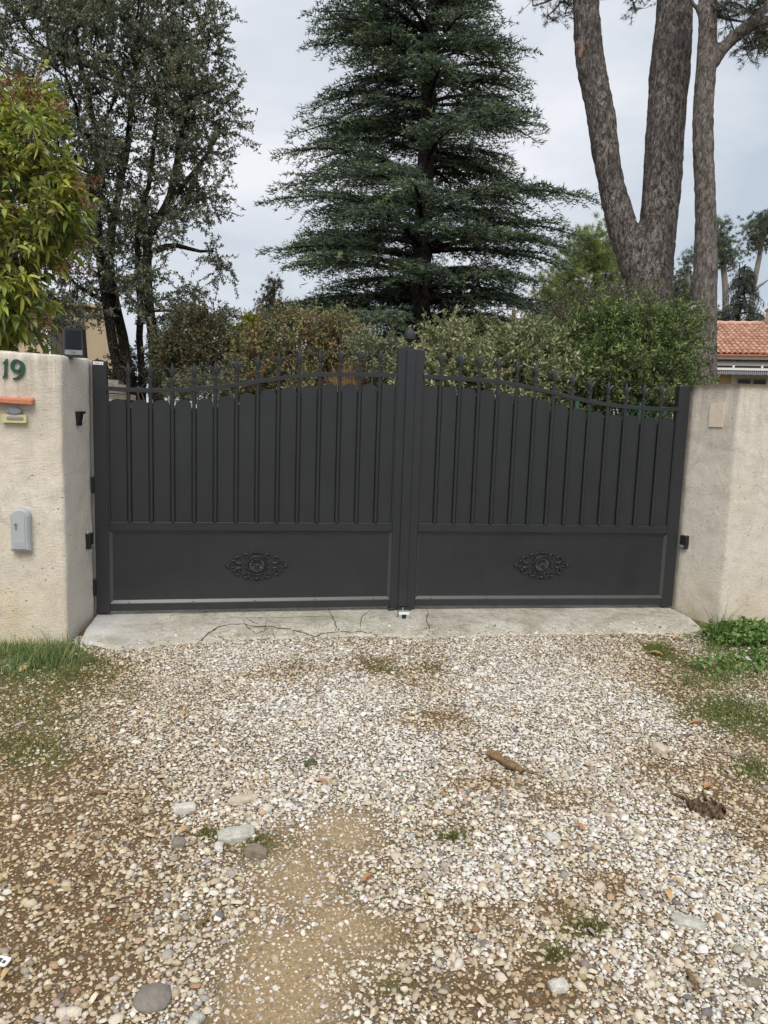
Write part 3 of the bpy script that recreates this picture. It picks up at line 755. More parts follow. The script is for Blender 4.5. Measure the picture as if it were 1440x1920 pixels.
Zb, Zmid, Zmid2, Zp, Zt, Zc = 0.047, 0.6217, 0.5648, 0.1169, 1.588, 1.755
HI, CI, CE = 0.081, 1.853, 1.9352        # hinge stile inner edge, centre stile inner edge, leaf end

def finial_mesh(mb, x, y, z0, ztip):
    """spear with two curling side leaves; z0 = collar height"""
    h = ztip - z0
    mb.lathe([(0.0090, 0.0), (0.0075, 0.02), (0.0080, h * 0.30), (0.0125, h * 0.42), (0.0125, h * 0.54), (0.0090, h * 0.72), (0.0038, h * 0.88), (0.001, h)], 8, (x, y, z0), 0.8)
    for s in (-1, 1):
        t = np.linspace(0, 1, 8)
        px = x + s * (0.003 + 0.041 * t ** 1.2); pz = z0 + h * 0.22 + 0.050 * np.sin(t * 2.0)
        mb.tube(np.stack([px, np.full(8, y), pz], -1), 0.0088 * (1 - t) ** 0.5 + 0.002, 6, flat=0.8)

def ornament(parent, cx, y, cz, sx):
    """cast cartouche: fluted rosette in a ring, scrolls to the four quarters, pointed tips"""
    root = empty('ornament', (0, 0, 0), 0, parent)
    # backing lozenge, scalloped edge
    mb = MB(sx); poly = []
    for k in range(48):
        a = 2 * math.pi * k / 48
        e = 1 / ((abs(math.cos(a)) / 0.190) ** 1.25 + (abs(math.sin(a)) / 0.090) ** 1.25) ** (1 / 1.25)
        e *= 1 + 0.045 * math.cos(12 * a)
        poly.append((cx + e * math.cos(a), cz + e * math.sin(a)))
    mb.extrude_y(poly, y - 0.004, y); mb.build('backplate', M['gate_cast'], root)
    # rosette
    mb = MB(sx); n = 96; prof = [(0.006, 0.016), (0.012, 0.010), (0.022, 0.009), (0.038, 0.014), (0.048, 0.013), (0.054, 0.004)]
    V, F = [], []
    for r, h in prof:
        for j in range(n):
            a = 2 * math.pi * j / n
            fl = 1 + (0.42 * abs(math.sin(9 * a)) - 0.2 if 0.015 < r < 0.05 else 0)
            V.append((cx + r * math.cos(a), y - 0.004 - h * fl, cz + r * math.sin(a)))
    for i in range(len(prof) - 1):
        for j in range(n): F.append((i * n + j, (i + 1) * n + j, (i + 1) * n + (j + 1) % n, i * n + (j + 1) % n))
    F.append(tuple(range(n)))
    mb.add(V, F); mb.build('rosette', M['gate_cast'], root, smooth=False)
    mb = MB(sx); t = np.linspace(0, 2 * math.pi, 40)
    mb.tube(np.stack([cx + 0.060 * np.cos(t), np.full(40, y - 0.009), cz + 0.060 * np.sin(t)], -1), 0.0055, 6, caps=False)
    mb.build('ring', M['gate_cast'], root, smooth=True)
    for qx in (-1, 1):
        for qz in (-1, 1):
            mb = MB(sx)
            def sp(c, r0, r1, a0, a1, rad0, rad1, k=18):
                t = np.linspace(0, 1, k); a = a0 + (a1 - a0) * t; r = r0 + (r1 - r0) * t
                P = np.stack([cx + qx * (c[0] + r * np.cos(a)), np.full(k, y - 0.009), cz + qz * (c[1] + r * np.sin(a))], -1)
                mb.tube(P, rad0 + (rad1 - rad0) * t, 6)
            sp((0.118, 0.042), 0.030, 0.006, -2.4, 4.6, 0.0075, 0.0035)
            sp((0.072, 0.058), 0.026, 0.005, 3.6, -2.4, 0.0065, 0.003)
            sp((0.030, 0.074), 0.018, 0.004, -0.4, 5.2, 0.005, 0.0025)
            sp((0.150, 0.018), 0.016, 0.004, 2.6, -3.0, 0.005, 0.0025)
            sp((0.095, 0.0), 0.045, 0.03, 0.15, 1.3, 0.004, 0.003, 8)
            for bx, bz, br in ((0.072, 0.016, 0.006), (0.097, 0.012, 0.0045), (0.058, 0.046, 0.0045), (0.140, 0.036, 0.005), (0.018, 0.088, 0.004), (0.172, 0.010, 0.004)):
                mb.lathe([(0.001, -br), (br * .75, -br * .6), (br, 0), (br * .75, br * .6), (0.001, br)], 8, (cx + qx * bx, y - 0.011, cz + qz * bz))
            mb.build('scroll', M['gate_cast'], root, smooth=True)
    for dx, dz in ((0.19, 0), (-0.19, 0), (0, 0.092), (0, -0.092)):
        mb = MB(sx); d = np.array([dx, dz]); d = d / np.linalg.norm(d); p = np.array([-d[1], d[0]])
        for k in (-1, 0, 1):
            e = d * (0.012 if k == 0 else 0.003) + p * k * 0.011
            b0 = np.array([cx + dx, cz + dz]) - d * 0.016
            P = [(b0[0], y - 0.007, b0[1]), ((b0[0] + cx + dx + e[0]) / 2 + p[0] * k * .004, y - 0.010, (b0[1] + cz + dz + e[1]) / 2 + p[1] * k * .004), (cx + dx + e[0], y - 0.006, cz + dz + e[1])]
            mb.tube(P, [0.004, 0.006, 0.0015], 6)
        mb.build('tip', M['gate_cast'], root, smooth=True)
    return root

def gate_leaf(side):
    sx = 1.0 if side == 'L' else -1.0
    if side == 'L':
        root = empty('gate_leaf', (0, 0, 0), LA)
        tag(root, 'anthracite gate leaf hung on the house number wall, sticker on its stile', 'gate', 'double gate leaves')
    else:
        root = empty('gate_leaf', (LW, 0, 0), -LA)
        tag(root, 'anthracite gate leaf beside the beige wall, with centre cover strip', 'gate', 'double gate leaves')
    P = M['gate']
    # frame: the front faces of the stiles lie at y = 0
    mb = MB(sx); mb.cham((0.0, 0.0, Zb), (HI, 0.06, Zt), 0.004)
    if side == 'L':
        arch = [(0.001 + HI * k / 10 * 0.975, Zt - 0.004 + 0.012 * math.sin(math.pi * k / 10)) for k in range(11)]
        mb.extrude_y([(0.002, Zt - 0.010)] + arch + [(HI - 0.002, Zt - 0.010)], 0.004, 0.056)
    mb.build('hinge_stile', P, root)
    ctop = Zc if side == 'L' else Zc - 0.008
    mb = MB(sx); mb.cham((CI, 0.0, Zb - 0.004), (CE, 0.06, ctop), 0.003); mb.build('meeting_stile', P, root)
    if side == 'R':
        mb = MB(sx); mb.cham((CE - 0.026, -0.013, Zb + 0.012), (CE + 0.034, -0.0015, ctop - 0.002), 0.003); mb.build('cover_strip', P, root)
        mb = MB(sx); mb.box((CE - 0.055, -0.02, Zb - 0.010), (CE + 0.04, 0.0, Zb + 0.010)); mb.build('end_shoe', P, root)
    mb = MB(sx); mb.cham((HI, 0.002, 0.060), (CI, 0.055, Zp - 0.009), 0.003); mb.build('bottom_rail', P, root)
    mb = MB(sx); mb.cham((HI, 0.002, Zmid2), (CI, 0.055, Zmid), 0.003); mb.build('middle_rail', P, root)
    # curved top rail
    ss = np.linspace(HI - 0.012, CI - 0.0005, 60); V, F = [], []
    zz = np.array([rail_at(max(s, 0.074)) for s in ss])
    for s, z in zip(ss, zz):
        for y, dz in ((-0.006, -0.026), (0.030, -0.026), (0.030, -0.002), (0.027, 0.0), (-0.003, 0.0), (-0.006, -0.002)): V.append((s, y, z + dz))
    for i in range(59):
        for j in range(6): F.append((i * 6 + j, i * 6 + (j + 1) % 6, (i + 1) * 6 + (j + 1) % 6, (i + 1) * 6 + j))
    F += [tuple(range(5, -1, -1)), tuple(range(59 * 6, 60 * 6))]
    mb = MB(sx); mb.add(V, F).build('top_rail', P, root)
    # lower panel with its bead
    mb = MB(sx); mb.box((HI, 0.020, Zp - 0.009), (CI, 0.028, Zmid2)); mb.build('lower_panel', P, root)
    w = 0.017
    def bead(a, b, vertical, s):
        mb = MB(sx)
        if vertical:
            x0 = a[0]; mb.extrude_y([(0, 0)] * 0 or [(x0, a[1]), (x0 + s * w * .4, a[1] + 0.0), (x0 + s * w * .4, b[1]), (x0, b[1])] if s > 0 else [(x0 + s * w * .4, a[1]), (x0, a[1]), (x0, b[1]), (x0 + s * w * .4, b[1])], 0.006, 0.0198)
        mb.build('bead', P, root)
    # each bead is a sloping strip that dies into the panel
    def slope(v, f, name='bead'):
        MB(sx).add(v, f).build(name, M['gate_bead'], root)
    x0, x1, z0, z1 = HI + 0.0005, CI - 0.0005, Zp - 0.0085, Zmid2 - 0.0005
    yo, yi = 0.0035, 0.0195
    def strip(o0, o1, i1, i0):
        V = [(*o0[:1], yo, o0[1]), (o1[0], yo, o1[1]), (i1[0], yi, i1[1]), (i0[0], yi, i0[1])]
        slope(V + [(v[0], 0.0199, v[2]) for v in V[:2]], [(0, 1, 2, 3), (0, 4, 5, 1), (4, 0, 3), (1, 5, 2)])
    strip((x0, z0), (x1, z0), (x1 - w, z0 + w), (x0 + w, z0 + w))
    strip((x1, z1), (x0, z1), (x0 + w, z1 - w), (x1 - w, z1 - w))
    strip((x0, z1), (x0, z0), (x0 + w, z0 + w), (x0 + w, z1 - w))
    strip((x1, z0), (x1, z1), (x1 - w, z1 - w), (x1 - w, z0 + w))
    for k in range(5):                        # clips holding the bead
        cx = HI + 0.11 + k * (CI - HI - 0.22) / 4
        mb = MB(sx); mb.cham((cx - 0.008, 0.0045, z0 + 0.001), (cx + 0.008, 0.014, z0 + 0.005), 0.001); mb.build('clip', P, root)
        mb = MB(sx); mb.cham((cx - 0.003, 0.016, z0 + w + 0.001), (cx + 0.003, 0.0199, z0 + w + 0.007), 0.001); mb.build('clip', P, root)
    for zc in (0.20, 0.44):
        for xc in (x0 + w + 0.003, x1 - w - 0.006):
            mb = MB(sx); mb.cham((xc, 0.016, zc), (xc + 0.004, 0.0199, zc + 0.006), 0.001); mb.build('clip', P, root)
    # scalloped boards, one between every two bars
    edges = [HI + 0.004] + [OFF + i * S_ for i in range(13)] + [CI - 0.003]
    for i in range(14):
        a, b = edges[i] + (0.0152 if i else 0.0055), edges[i + 1] - (0.0152 if i < 13 else 0.0058)
        c = min(max((edges[i] + edges[i + 1]) / 2, 0.14), 1.80)
        top = brd_at(c); ra = (b - a) / 2; cxm = (a + b) / 2
        sl = (brd_at(c + 0.03) - brd_at(c - 0.03)) / 0.06 * 0.5
        arc = []
        for k in range(13):
            t = math.pi * k / 12
            ex = cxm + ra * math.cos(t) * 0.995
            arc.append((ex, top - 0.043 + 0.043 * math.sin(t) ** 0.72 + sl * (ex - cxm)))
        poly = [(a, Zmid + 0.0005), (b, Zmid + 0.0005)] + arc
        mb = MB(sx); mb.extrude_y(poly, 0.0150 + (0.0006 if i % 2 else 0), 0.030)
        mb.build('board', P, root)
    for xs in (HI + 0.0005, CI - 0.0085):     # narrow edge channels beside the stiles
        mb = MB(sx); mb.box((xs, 0.004, Zmid + 0.0008), (xs + 0.008, 0.021, rail_at(min(max(xs, 0.09), 1.85)) - 0.0265)); mb.build('edge_channel', P, root)
        xb = xs - 0.0002 if xs < 1 else xs - 0.006
        mb = MB(sx); mb.box((xb, 0.0305, Zmid + 0.0006), (xb + 0.0145, 0.037, brd_at(min(max(xs, 0.14), 1.8)) - 0.05)); mb.build('backing_strip', P, root)
    # bars with spear tops
    for i in range(13):
        s = OFF + i * S_
        zr, zt = rail_at(s), tip_at(s); zc = zt - 0.112
        mb = MB(sx); r = 0.0118
        lo = [(r, Zmid + 0.0005), (r, zr - 0.0262)]
        mb.lathe(lo, 12, (s, 0.008, 0)); mb.lathe([(r, zr + 0.0002), (r, zc - 0.006)], 12, (s, 0.012, 0))
        bar = mb.build('bar', P, root, smooth=False)
        zs_ = min(brd_at(s - 0.064), brd_at(s + 0.064)) - 0.05
        mb = MB(sx); mb.box((s - 0.026, 0.0305, Zmid + 0.0006), (s + 0.026, 0.037, zs_)); mb.build('backing_strip', P, root)
        mb = MB(sx); mb.lathe([(0.0125, -0.008), (0.0150, -0.006), (0.0150, -0.001), (0.0120, 0.001)], 12, (s, 0.012, zc)); mb.build('collar', P, bar)
        mb = MB(sx); finial_mesh(mb, s, 0.012, zc, zt); mb.build('finial', P, bar, smooth=False)
    ornament(root, 0.977, 0.0195, 0.3415, sx)
    for zc in ((0.845, 0.208) if side == 'L' else ()):
        mb = MB(sx); mb.cham((-0.019, 0.004, zc - 0.05), (-0.0005, 0.045, zc + 0.05), 0.003); h = mb.build('hinge', M['black'], root)
    if side == 'L':
        mb = MB(); mb.extrude_y([(0.006, 1.5655), (0.064, 1.5655), (0.064, 1.583), (0.006, 1.583)], -0.0012, -0.0002); st = mb.build('sticker', M['sticker'], root)
        x = 0.011
        rr = random.Random(4)
        while x < 0.058:                     # a line of small print, too fine to read
            wd = rr.uniform(0.0022, 0.0042); hh = rr.choice((0.0055, 0.0065, 0.0055))
            if rr.random() > 0.12:
                mb = MB(); mb.box((x, -0.0016, 1.571), (x + wd, -0.00125, 1.571 + hh)); mb.build('print', M['ink'], st)
            x += wd + 0.0012
    # pine cone on the meeting stile of the left leaf
    if side == 'L':
        cx, cy, cz = CE - 0.006, 0.03, Zc
        mb = MB(); mb.lathe([(0.026, 0.0), (0.026, 0.006), (0.012, 0.016), (0.010, 0.022), (0.018, 0.030), (0.012, 0.038)], 14, (cx, cy, cz)); pc = mb.build('finial_base', M['gate_cast'], root, smooth=True)
        mb = MB(); nr, nt = 56, 72; V, F = [], []
        for i in range(nr + 1):
            u = i / nr; zz_ = 0.034 + 0.104 * u
            r = 0.0355 * (math.sin(math.pi * min(1, u * 0.5 / 0.36)) ** 0.7 if u < 0.18 else max(0.0, math.cos((u - 0.33) / 0.67 * math.pi / 2)) ** (0.9 if u > 0.33 else 0.5) * (1 if u > 0.18 else 1)) + 0.001
            for j in range(nt):
                t = 2 * math.pi * j / nt
                p1, p2 = 6 * t + u * 22, 6 * t - u * 22
                d = abs(math.sin(p1)) * abs(math.sin(p2))
                V.append((cx + r * (0.90 + 0.17 * d) * math.cos(t), cy + r * (0.90 + 0.17 * d) * math.sin(t), cz + zz_))
        for i in range(nr):
            for j in range(nt): F.append((i * nt + j, i * nt + (j + 1) % nt, (i + 1) * nt + (j + 1) % nt, (i + 1) * nt + j))
        F.append(tuple(range(nr * nt, nr * nt + nt)))
        mb.add(V, F); mb.build('pine_cone', M['gate_cast'], root, smooth=True)
        mb = MB(); mb.cham((CI - 0.012, -0.014, Zb - 0.012), (CE - 0.05, 0.03, Zb + 0.004), 0.002); mb.build('end_shoe', P, root)
    return root
gate_leaf('L'); gate_leaf('R')

# ground catch in front of the meeting stiles
lc = on_ground(756, 1158, SLABZ)
gl = empty('ground_catch', (lc[0], lc[1], SLABZ), 0.0)
tag(gl, 'small galvanised steel catch bolted to the concrete under the gate centre', 'gate catch')
t = np.linspace(0, math.pi, 9)
prof = [(-0.036, 0.0)]
mb = MB()
sec = [(-0.024, 0.0), (-0.024, 0.026), (-0.018, 0.042), (-0.006, 0.048), (0.012, 0.048), (0.022, 0.044), (0.026, 0.0), (0.022, 0.0), (0.018, 0.040), (0.010, 0.044), (-0.004, 0.044), (-0.014, 0.039), (-0.020, 0.025), (-0.020, 0.0)]
V = [(-0.034, y, z) for y, z in sec] + [(0.034, y, z) for y, z in sec]; k = len(sec)
mb.add(V, [tuple(range(k)), tuple(range(2 * k - 1, k - 1, -1))] + [(i, i + k, (i + 1) % k + k, (i + 1) % k) for i in range(k)])
mb.build('housing', M['steel'], gl)
mb = MB(); mb.cham((-0.014, -0.0275, 0.002), (0.014, -0.0242, 0.027), 0.001); mb.build('slot', M['black'], gl)
for s in (-1, 1):
    mb = MB(); mb.lathe([(0.004, 0), (0.004, 0.003), (0.002, 0.0045)], 8, (s * 0.026, -0.030, 0.001)); mb.build('bolt', M['steel'], gl)
mb = MB(); mb.lathe([(0.0035, 0.044), (0.0035, 0.066)], 8, (-0.004, 0.004, 0)); mb.build('pin', M['steel'], gl)
mb = MB(); mb.cham((-0.042, -0.036, -0.004), (0.042, 0.034, 0.0008), 0.0015); mb.build('base_plate', M['steel'], gl)
# ------------------------------------------------------------------ things on the walls
WY = -0.441
def wall_pt(px, py): return on_y(px, py, WY)
def stroke(mb, pts, wid, y0, y1):
    """ribbon of varying width through (x,z) points, given thickness"""
    P = np.array(pts, float); T = norm(np.gradient(P, axis=0)); N = np.stack([-T[:, 1], T[:, 0]], -1); w = np.asarray(wid)[:, None] / 2
    A, B = P + N * w, P - N * w; k = len(P); V, F = [], []
    for (x, z) in A: V.append((x, y0, z))
    for (x, z) in B: V.append((x, y0, z))
    for (x, z) in A: V.append((x, y1, z))
    for (x, z) in B: V.append((x, y1, z))
    for i in range(k - 1):
        F += [(i, i + 1, k + i + 1, k + i), (2 * k + i, 3 * k + i, 3 * k + i + 1, 2 * k + i + 1), (i, 2 * k + i, 2 * k + i + 1, i + 1), (k + i, k + i + 1, 3 * k + i + 1, 3 * k + i)]
    F += [(0, k, 3 * k, 2 * k), (k - 1, 3 * k - 1, 4 * k - 1, 2 * k - 1)]
    mb.add(V, F)
hn = empty('house_number', tuple(wall_pt(26, 692)))
tag(hn, 'green enamelled house number 19 fixed to the cream wall', 'house number')
c0 = wall_pt(26, 692)
N2 = lambda zx, zy: ((wall_pt(zx / 13.71, 660 + zy / 13.71) - c0)[0], (wall_pt(zx / 13.71, 660 + zy / 13.71) - c0)[2])
one = [N2(*q) for q in ((178, 170), (205, 185), (190, 330), (183, 480), (195, 600), (190, 625), (140, 640), (85, 685), (72, 670), (105, 600), (125, 480), (122, 350), (110, 310), (80, 300), (78, 280), (130, 230))]
mb = MB(); mb.extrude_y(one[::-1], -0.008, 0.002); mb.build('digit', M['green_enamel'], hn)
nine_path, nine_w = [], []
for k in range(25):
    a = rad(28) + 2 * math.pi * (k / 24) * 0.97
    nine_path.append(N2(435 + 118 * math.cos(a), 355 - 138 * math.sin(a))); nine_w.append((58 + 16 * math.cos(a - rad(200))) / 13.71 / 312)
mb = MB(); stroke(mb, nine_path, nine_w, -0.008, 0.002)
tail = [N2(*q) for q in ((520, 250), (570, 300), (592, 360), (598, 420), (590, 490), (565, 560), (520, 620), (460, 665), (400, 685), (340, 690))]
stroke(mb, tail, np.array([60, 78, 86, 80, 74, 66, 58, 50, 44, 36]) / 13.71 / 312, -0.0088, 0.002)
mb.build('digit', M['green_enamel'], hn)

# terracotta drip tile above the bell
a, b = wall_pt(0, 750), wall_pt(64, 755)
tl = MB(); xx0 = a[0] - 0.10
tl.add([(xx0, WY - 0.045, a[2] - 0.008), (b[0], WY - 0.045, b[2] - 0.010), (b[0] + 0.006, WY + 0.03, b[2] + 0.010), (xx0, WY + 0.03, a[2] + 0.012),
        (xx0, WY - 0.045, a[2] + 0.010), (b[0] - 0.004, WY - 0.045, b[2] + 0.010), (b[0] + 0.004, WY + 0.03, b[2] + 0.026), (xx0, WY + 0.03, a[2] + 0.028)],
       [(0, 3, 2, 1), (4, 5, 6, 7), (0, 1, 5, 4), (1, 2, 6, 5), (2, 3, 7, 6), (3, 0, 4, 7)])
tag(tl.build('drip_tile', M['terracotta']), 'thin terracotta tile ledge set in the wall above the doorbell', 'tile')

def rr_poly(w, h, r, n=5, cx=0, cz=0):
    P = []
    for sx, sz, a0 in ((1, -1, -90), (1, 1, 0), (-1, 1, 90), (-1, -1, 180)):
        for k in range(n + 1):
            a = rad(a0 + 90 * k / n); P.append((cx + sx * (w / 2 - r) + r * math.cos(a), cz + sz * (h / 2 - r) + r * math.sin(a)))
    return P
bc = wall_pt(28, 777)
db = empty('doorbell', tuple(bc)); tag(db, 'yellowed doorbell with grey oval button under the terracotta ledge', 'doorbell')
mb = MB(); mb.extrude_y(rr_poly(0.122, 0.044, 0.006, 4, 0.0, -0.022), -0.020, 0.004); mb.build('body', M['yellow_plastic'], db)
mb = MB(); mb.extrude_y(rr_poly(0.084, 0.018, 0.008, 4, 0.006, -0.020), -0.0225, -0.0202); nm = mb.build('name_plate', M['grey_plastic_dark'], db)
mb = MB(); mb.extrude_y(rr_poly(0.080, 0.003, 0.001, 2, 0.008, -0.017), -0.0236, -0.0226); mb.build('bar', M['grey_plastic'], nm)
mb = MB(); mb.extrude_y([(0.040 * math.cos(k * math.pi / 12), 0.018 + 0.019 * math.sin(k * math.pi / 12)) for k in range(24)], -0.024, 0.004); bt = mb.build('button', M['grey_plastic_dark'], db)
mb = MB(); mb.extrude_y([(0.033 * math.cos(k * math.pi / 12), 0.017 + 0.013 * math.sin(k * math.pi / 12)) for k in range(24)], -0.0265, -0.0242); mb.build('button_face', simple('bell_blue_grey', (0.19, 0.22, 0.27), 0.4), bt)
mb = MB(); mb.lathe([(0.004, -0.003), (0.004, 0.002)], 8, (-0.026, -0.0272, 0.017)); mb.build('screw', M['steel'], bt)

# key box
kc = wall_pt(43, 1031)
kb = empty('key_box', tuple(kc)); tag(kb, 'grey plastic key switch box with round top and lock cylinder', 'key box')
def kshape(inset):
    L = []
    for z in np.linspace(0, 0.19, 9): L.append((0.0495 - 0.0035 * math.sin(math.pi * z / 0.19) - inset, inset + z * (1 - inset / 0.19)))
    arc = [((0.0495 - inset) * math.cos(a), 0.188 + (0.044 - inset) * math.sin(a)) for a in np.linspace(0.15, math.pi - 0.15, 12)]
    R = [(-x, z) for x, z in L][::-1]
    return L + arc + R
mb = MB(); A, B, C_ = kshape(0.0), kshape(0.0), kshape(0.010)
k = len(A); V = [(x, 0.006, z) for x, z in A] + [(x, -0.034, z) for x, z in B] + [(x, -0.048, z + 0.001) for x, z in C_]
F = [(i + k * j, (i + 1) % k + k * j, (i + 1) % k + k * (j + 1), i + k * (j + 1)) for j in (0, 1) for i in range(k)] + [tuple(range(2 * k, 3 * k))]
mb.add(V, F); mb.build('shell', M['grey_plastic'], kb)
mb = MB(); D_ = [(x - 0.004, z) for x, z in kshape(0.016)]; mb.extrude_y(D_, -0.0515, -0.0483); dr = mb.build('door', M['grey_plastic'], kb)
for z in (0.028, 0.038, 0.048):
    mb = MB(); mb.cham((-0.028, -0.0535, z), (0.024, -0.0516, z + 0.004), 0.0008); mb.build('rib', M['grey_plastic'], dr)
mb = MB(); mb.extrude_y([(-0.017 + 0.0085 * math.cos(t), 0.146 + 0.0085 * math.sin(t)) for t in np.linspace(-1.1, math.pi + 1.1, 14)] + [(-0.022, 0.124), (-0.0195, 0.121), (-0.0145, 0.121), (-0.012, 0.124)], -0.055, -0.0516); lk = mb.build('lock_cylinder', M['brass'], kb)
mb = MB(); mb.box((-0.0178, -0.0556, 0.1395), (-0.0162, -0.0551, 0.1525)); mb.build('keyway', M['black'], lk)

# reflector bracket and photocells on the wall returns
def on_return(px, py, side):
    # left return: from (-0.071,-0.434) to (-0.022,-0.02); right: (3.902,0) to (4.035,-0.318)
    A = np.array([-0.071, -0.434, 0]) if side == 'L' else np.array([3.902, 0.0, 0]); B = np.array([-0.022, -0.02, 0]) if side == 'L' else np.array([4.035, -0.318, 0])
    n = np.array([(B - A)[1], -(B - A)[0], 0]); n /= np.linalg.norm(n); d = ray(px, py); t = ((A - CAM) @ n) / (d @ n)
    return CAM + d * t, math.atan2((B - A)[1], (B - A)[0])
p, a = on_return(147, 784, 'L')
br = empty('reflector_bracket', tuple(p), a); tag(br, 'small black wedge shaped bracket high on the wall return', 'bracket')
# local x along the return, -y out of the wall
mb = MB(); mb.add([(-0.045, 0.004, 0.038), (0.045, 0.004, 0.038), (0.030, 0.004, -0.042), (-0.030, 0.004, -0.042), (-0.045, -0.028, 0.040), (0.045, -0.028, 0.040), (0.030, -0.010, -0.042), (-0.030, -0.010, -0.042)],
       [(0, 3, 2, 1), (4, 7, 6, 5), (0, 1, 5, 4), (1, 2, 6, 5), (2, 3, 7, 6), (3, 0, 4, 7)]); mb.build('body', M['black'], br)
mb = MB(); mb.add([(0.006, -0.0275, 0.024), (0.034, -0.0275, 0.024), (0.024, -0.0155, -0.028), (0.012, -0.0155, -0.028)], [(0, 3, 2, 1)]); mb.build('lens', M['white_paint'], br)
for (px, py), side, lab in (((163, 1014), 'L', 'black photocell on the cream wall return beside the gate'), ((1285, 1016), 'R', 'black photocell on the beige wall return beside the gate')):
    p, a = on_return(px, py, side)
    ph = empty('photocell', tuple(p), a + (0 if side == 'L' else 0)); tag(ph, lab, 'photocell', 'gate photocells')
    mb = MB(); mb.cham((-0.032 if side == 'L' else -0.026, -0.030, -0.046), (0.032 if side == 'L' else 0.026, 0.006, 0.046), 0.004); mb.build('housing', M['black'], ph)
    mb = MB(); mb.cham((-0.010 if side == 'L' else -0.022, -0.0318, -0.040), (0.026 if side == 'L' else 0.012, -0.0302, -0.020), 0.0006); mb.build('window', M['grey_plastic_dark'], ph)
    mb = MB(); mb.lathe([(0.004, 0.0), (0.004, 0.012)], 6, (0.0, -0.006, 0.0462)); mb.build('cable_gland', M['white_paint'], ph)

# pale patch and drips on the beige wall
pp, a = on_return(1344, 777, 'R')
mb = MB(); wv = [on_return(*q, 'R')[0] for q in ((1334, 756), (1359, 756), (1356, 801), (1330, 800))]
nrm_ = np.array([math.sin(a), -math.cos(a), 0.0])
V = [tuple(v + nrm_ * 0.0115) for v in wv] + [tuple(v - nrm_ * 0.02) for v in wv]
mb.add(V, [(0, 3, 2, 1), (0, 1, 5, 4), (1, 2, 6, 5), (2, 3, 7, 6), (3, 0, 4, 7)]); o = mb.build('repair_patch', stone_mat('patch_render', (0.60, 0.52, 0.40), (0.70, 0.615, 0.49), 30))
tag(o, 'pale rectangular render patch near the top of the beige wall', 'patch')

# solar light standing on the cream wall
sp_ = on_y(141, 664, -0.30)
sl = empty('solar_light', (sp_[0], -0.30, 1.586), rad(-4)); sl.scale = (0.9, 0.9, 0.9); tag(sl, 'black solar panel light standing on top of the cream wall', 'solar light')
mb = MB(); mb.add([(-0.056, -0.030, 0.0), (0.060, -0.030, 0.0), (0.060, 0.05, 0.0), (-0.056, 0.05, 0.0), (-0.054, -0.020, 0.172), (0.050, -0.020, 0.172), (0.050, 0.05, 0.172), (-0.054, 0.05, 0.172)],
       [(0, 3, 2, 1), (4, 5, 6, 7), (0, 1, 5, 4), (1, 2, 6, 5), (2, 3, 7, 6), (3, 0, 4, 7)]); mb.build('housing', M['black'], sl)
yf = lambda z: -0.030 + 0.010 * z / 0.172 - 0.0015
def slpanel(nm, x0, x1, z0, z1, mt, e=0.0015):
    mb = MB(); mb.add([(x0, yf(z0) - e, z0), (x1, yf(z0) - e, z0), (x1, yf(z1) - e, z1), (x0, yf(z1) - e, z1), (x0, yf(z0) + .001, z0), (x1, yf(z0) + .001, z0), (x1, yf(z1) + .001, z1), (x0, yf(z1) + .001, z1)],
                      [(0, 1, 2, 3), (0, 4, 5, 1), (1, 5, 6, 2), (2, 6, 7, 3), (3, 7, 4, 0)]); return mb.build(nm, mt, sl)
slpanel('panel', -0.047, 0.043, 0.048, 0.160, M['solar'])
band = slpanel('band', -0.052, 0.052, 0.014, 0.042, M['grey_plastic_dark'])
tc = bpy.data.curves.new('logo_text', 'FONT'); tc.body = 'DSA'; tc.size = 0.018; tc.align_x = 'CENTER'; tc.align_y = 'CENTER'; tc.extrude = 0.0004
_t = bpy.data.objects.new('logo_src', tc); COL.objects.link(_t); _m = bpy.data.meshes.new_from_object(_t.evaluated_get(bpy.context.evaluated_depsgraph_get())); bpy.data.objects.remove(_t); _m.materials.clear(); _m.materials.append(M['ink'])
to = bpy.data.objects.new('logo', _m); COL.objects.link(to); to.parent = band; to.location = (-0.003, yf(0.028) - 0.0022, 0.028); to.rotation_euler = (rad(90 - 3), 0, 0)

# ------------------------------------------------------------------ loose things on the drive
def rock(name, px, py, size, mat, label, seed, rot=0.0, sink=0.35, sub=4, angular=0.07, rough=1.0):
    bm = bmesh.new(); bmesh.ops.create_icosphere(bm, subdivisions=sub, radius=0.5)
    V = np.array([v.co[:] for v in bm.verts])
    d = 1 + rough * 0.75 * (fbm(V * 2.6 + seed * 3.1, 3, seed) - 0.5) + rough * 0.34 * (np.abs(fbm(V * 6 + seed, 3, seed + 3) - 0.5) * 2 - 0.25)
    V = V * d[:, None] * np.array(size)
    if angular: V = np.sign(V) * np.minimum(np.abs(V), np.array(size) * (0.5 - angular))
    for v, c in zip(bm.verts, V): v.co = c
    me = bpy.data.meshes.new(name); bm.to_mesh(me); bm.free()
    me.polygons.foreach_set('use_smooth', [True] * len(me.polygons)); me.materials.append(mat)
    o = bpy.data.objects.new(name, me); COL.objects.link(o)
    p = on_ground(px, py); h = float(height(np.array([p[0]]), np.array([p[1]]))[0])
    o.location = (p[0], p[1], h + size[2] * (0.5 - sink) + 0.004); o.rotation_euler = (0, 0, rot)
    tag(o, label, 'stone', 'larger stones in the drive'); return o
rock('stone', 443, 1566, (0.135, 0.066, 0.05), M['stone_pale'], 'lumpy pale grey-green stone, the longest in the gravel', 11, rad(8), 0.38, 4)
rock('stone', 480, 1597, (0.085, 0.055, 0.05), M['stone_brown'], 'dull earthy brown stone touching the lumpy pale stone', 12, rad(-20))
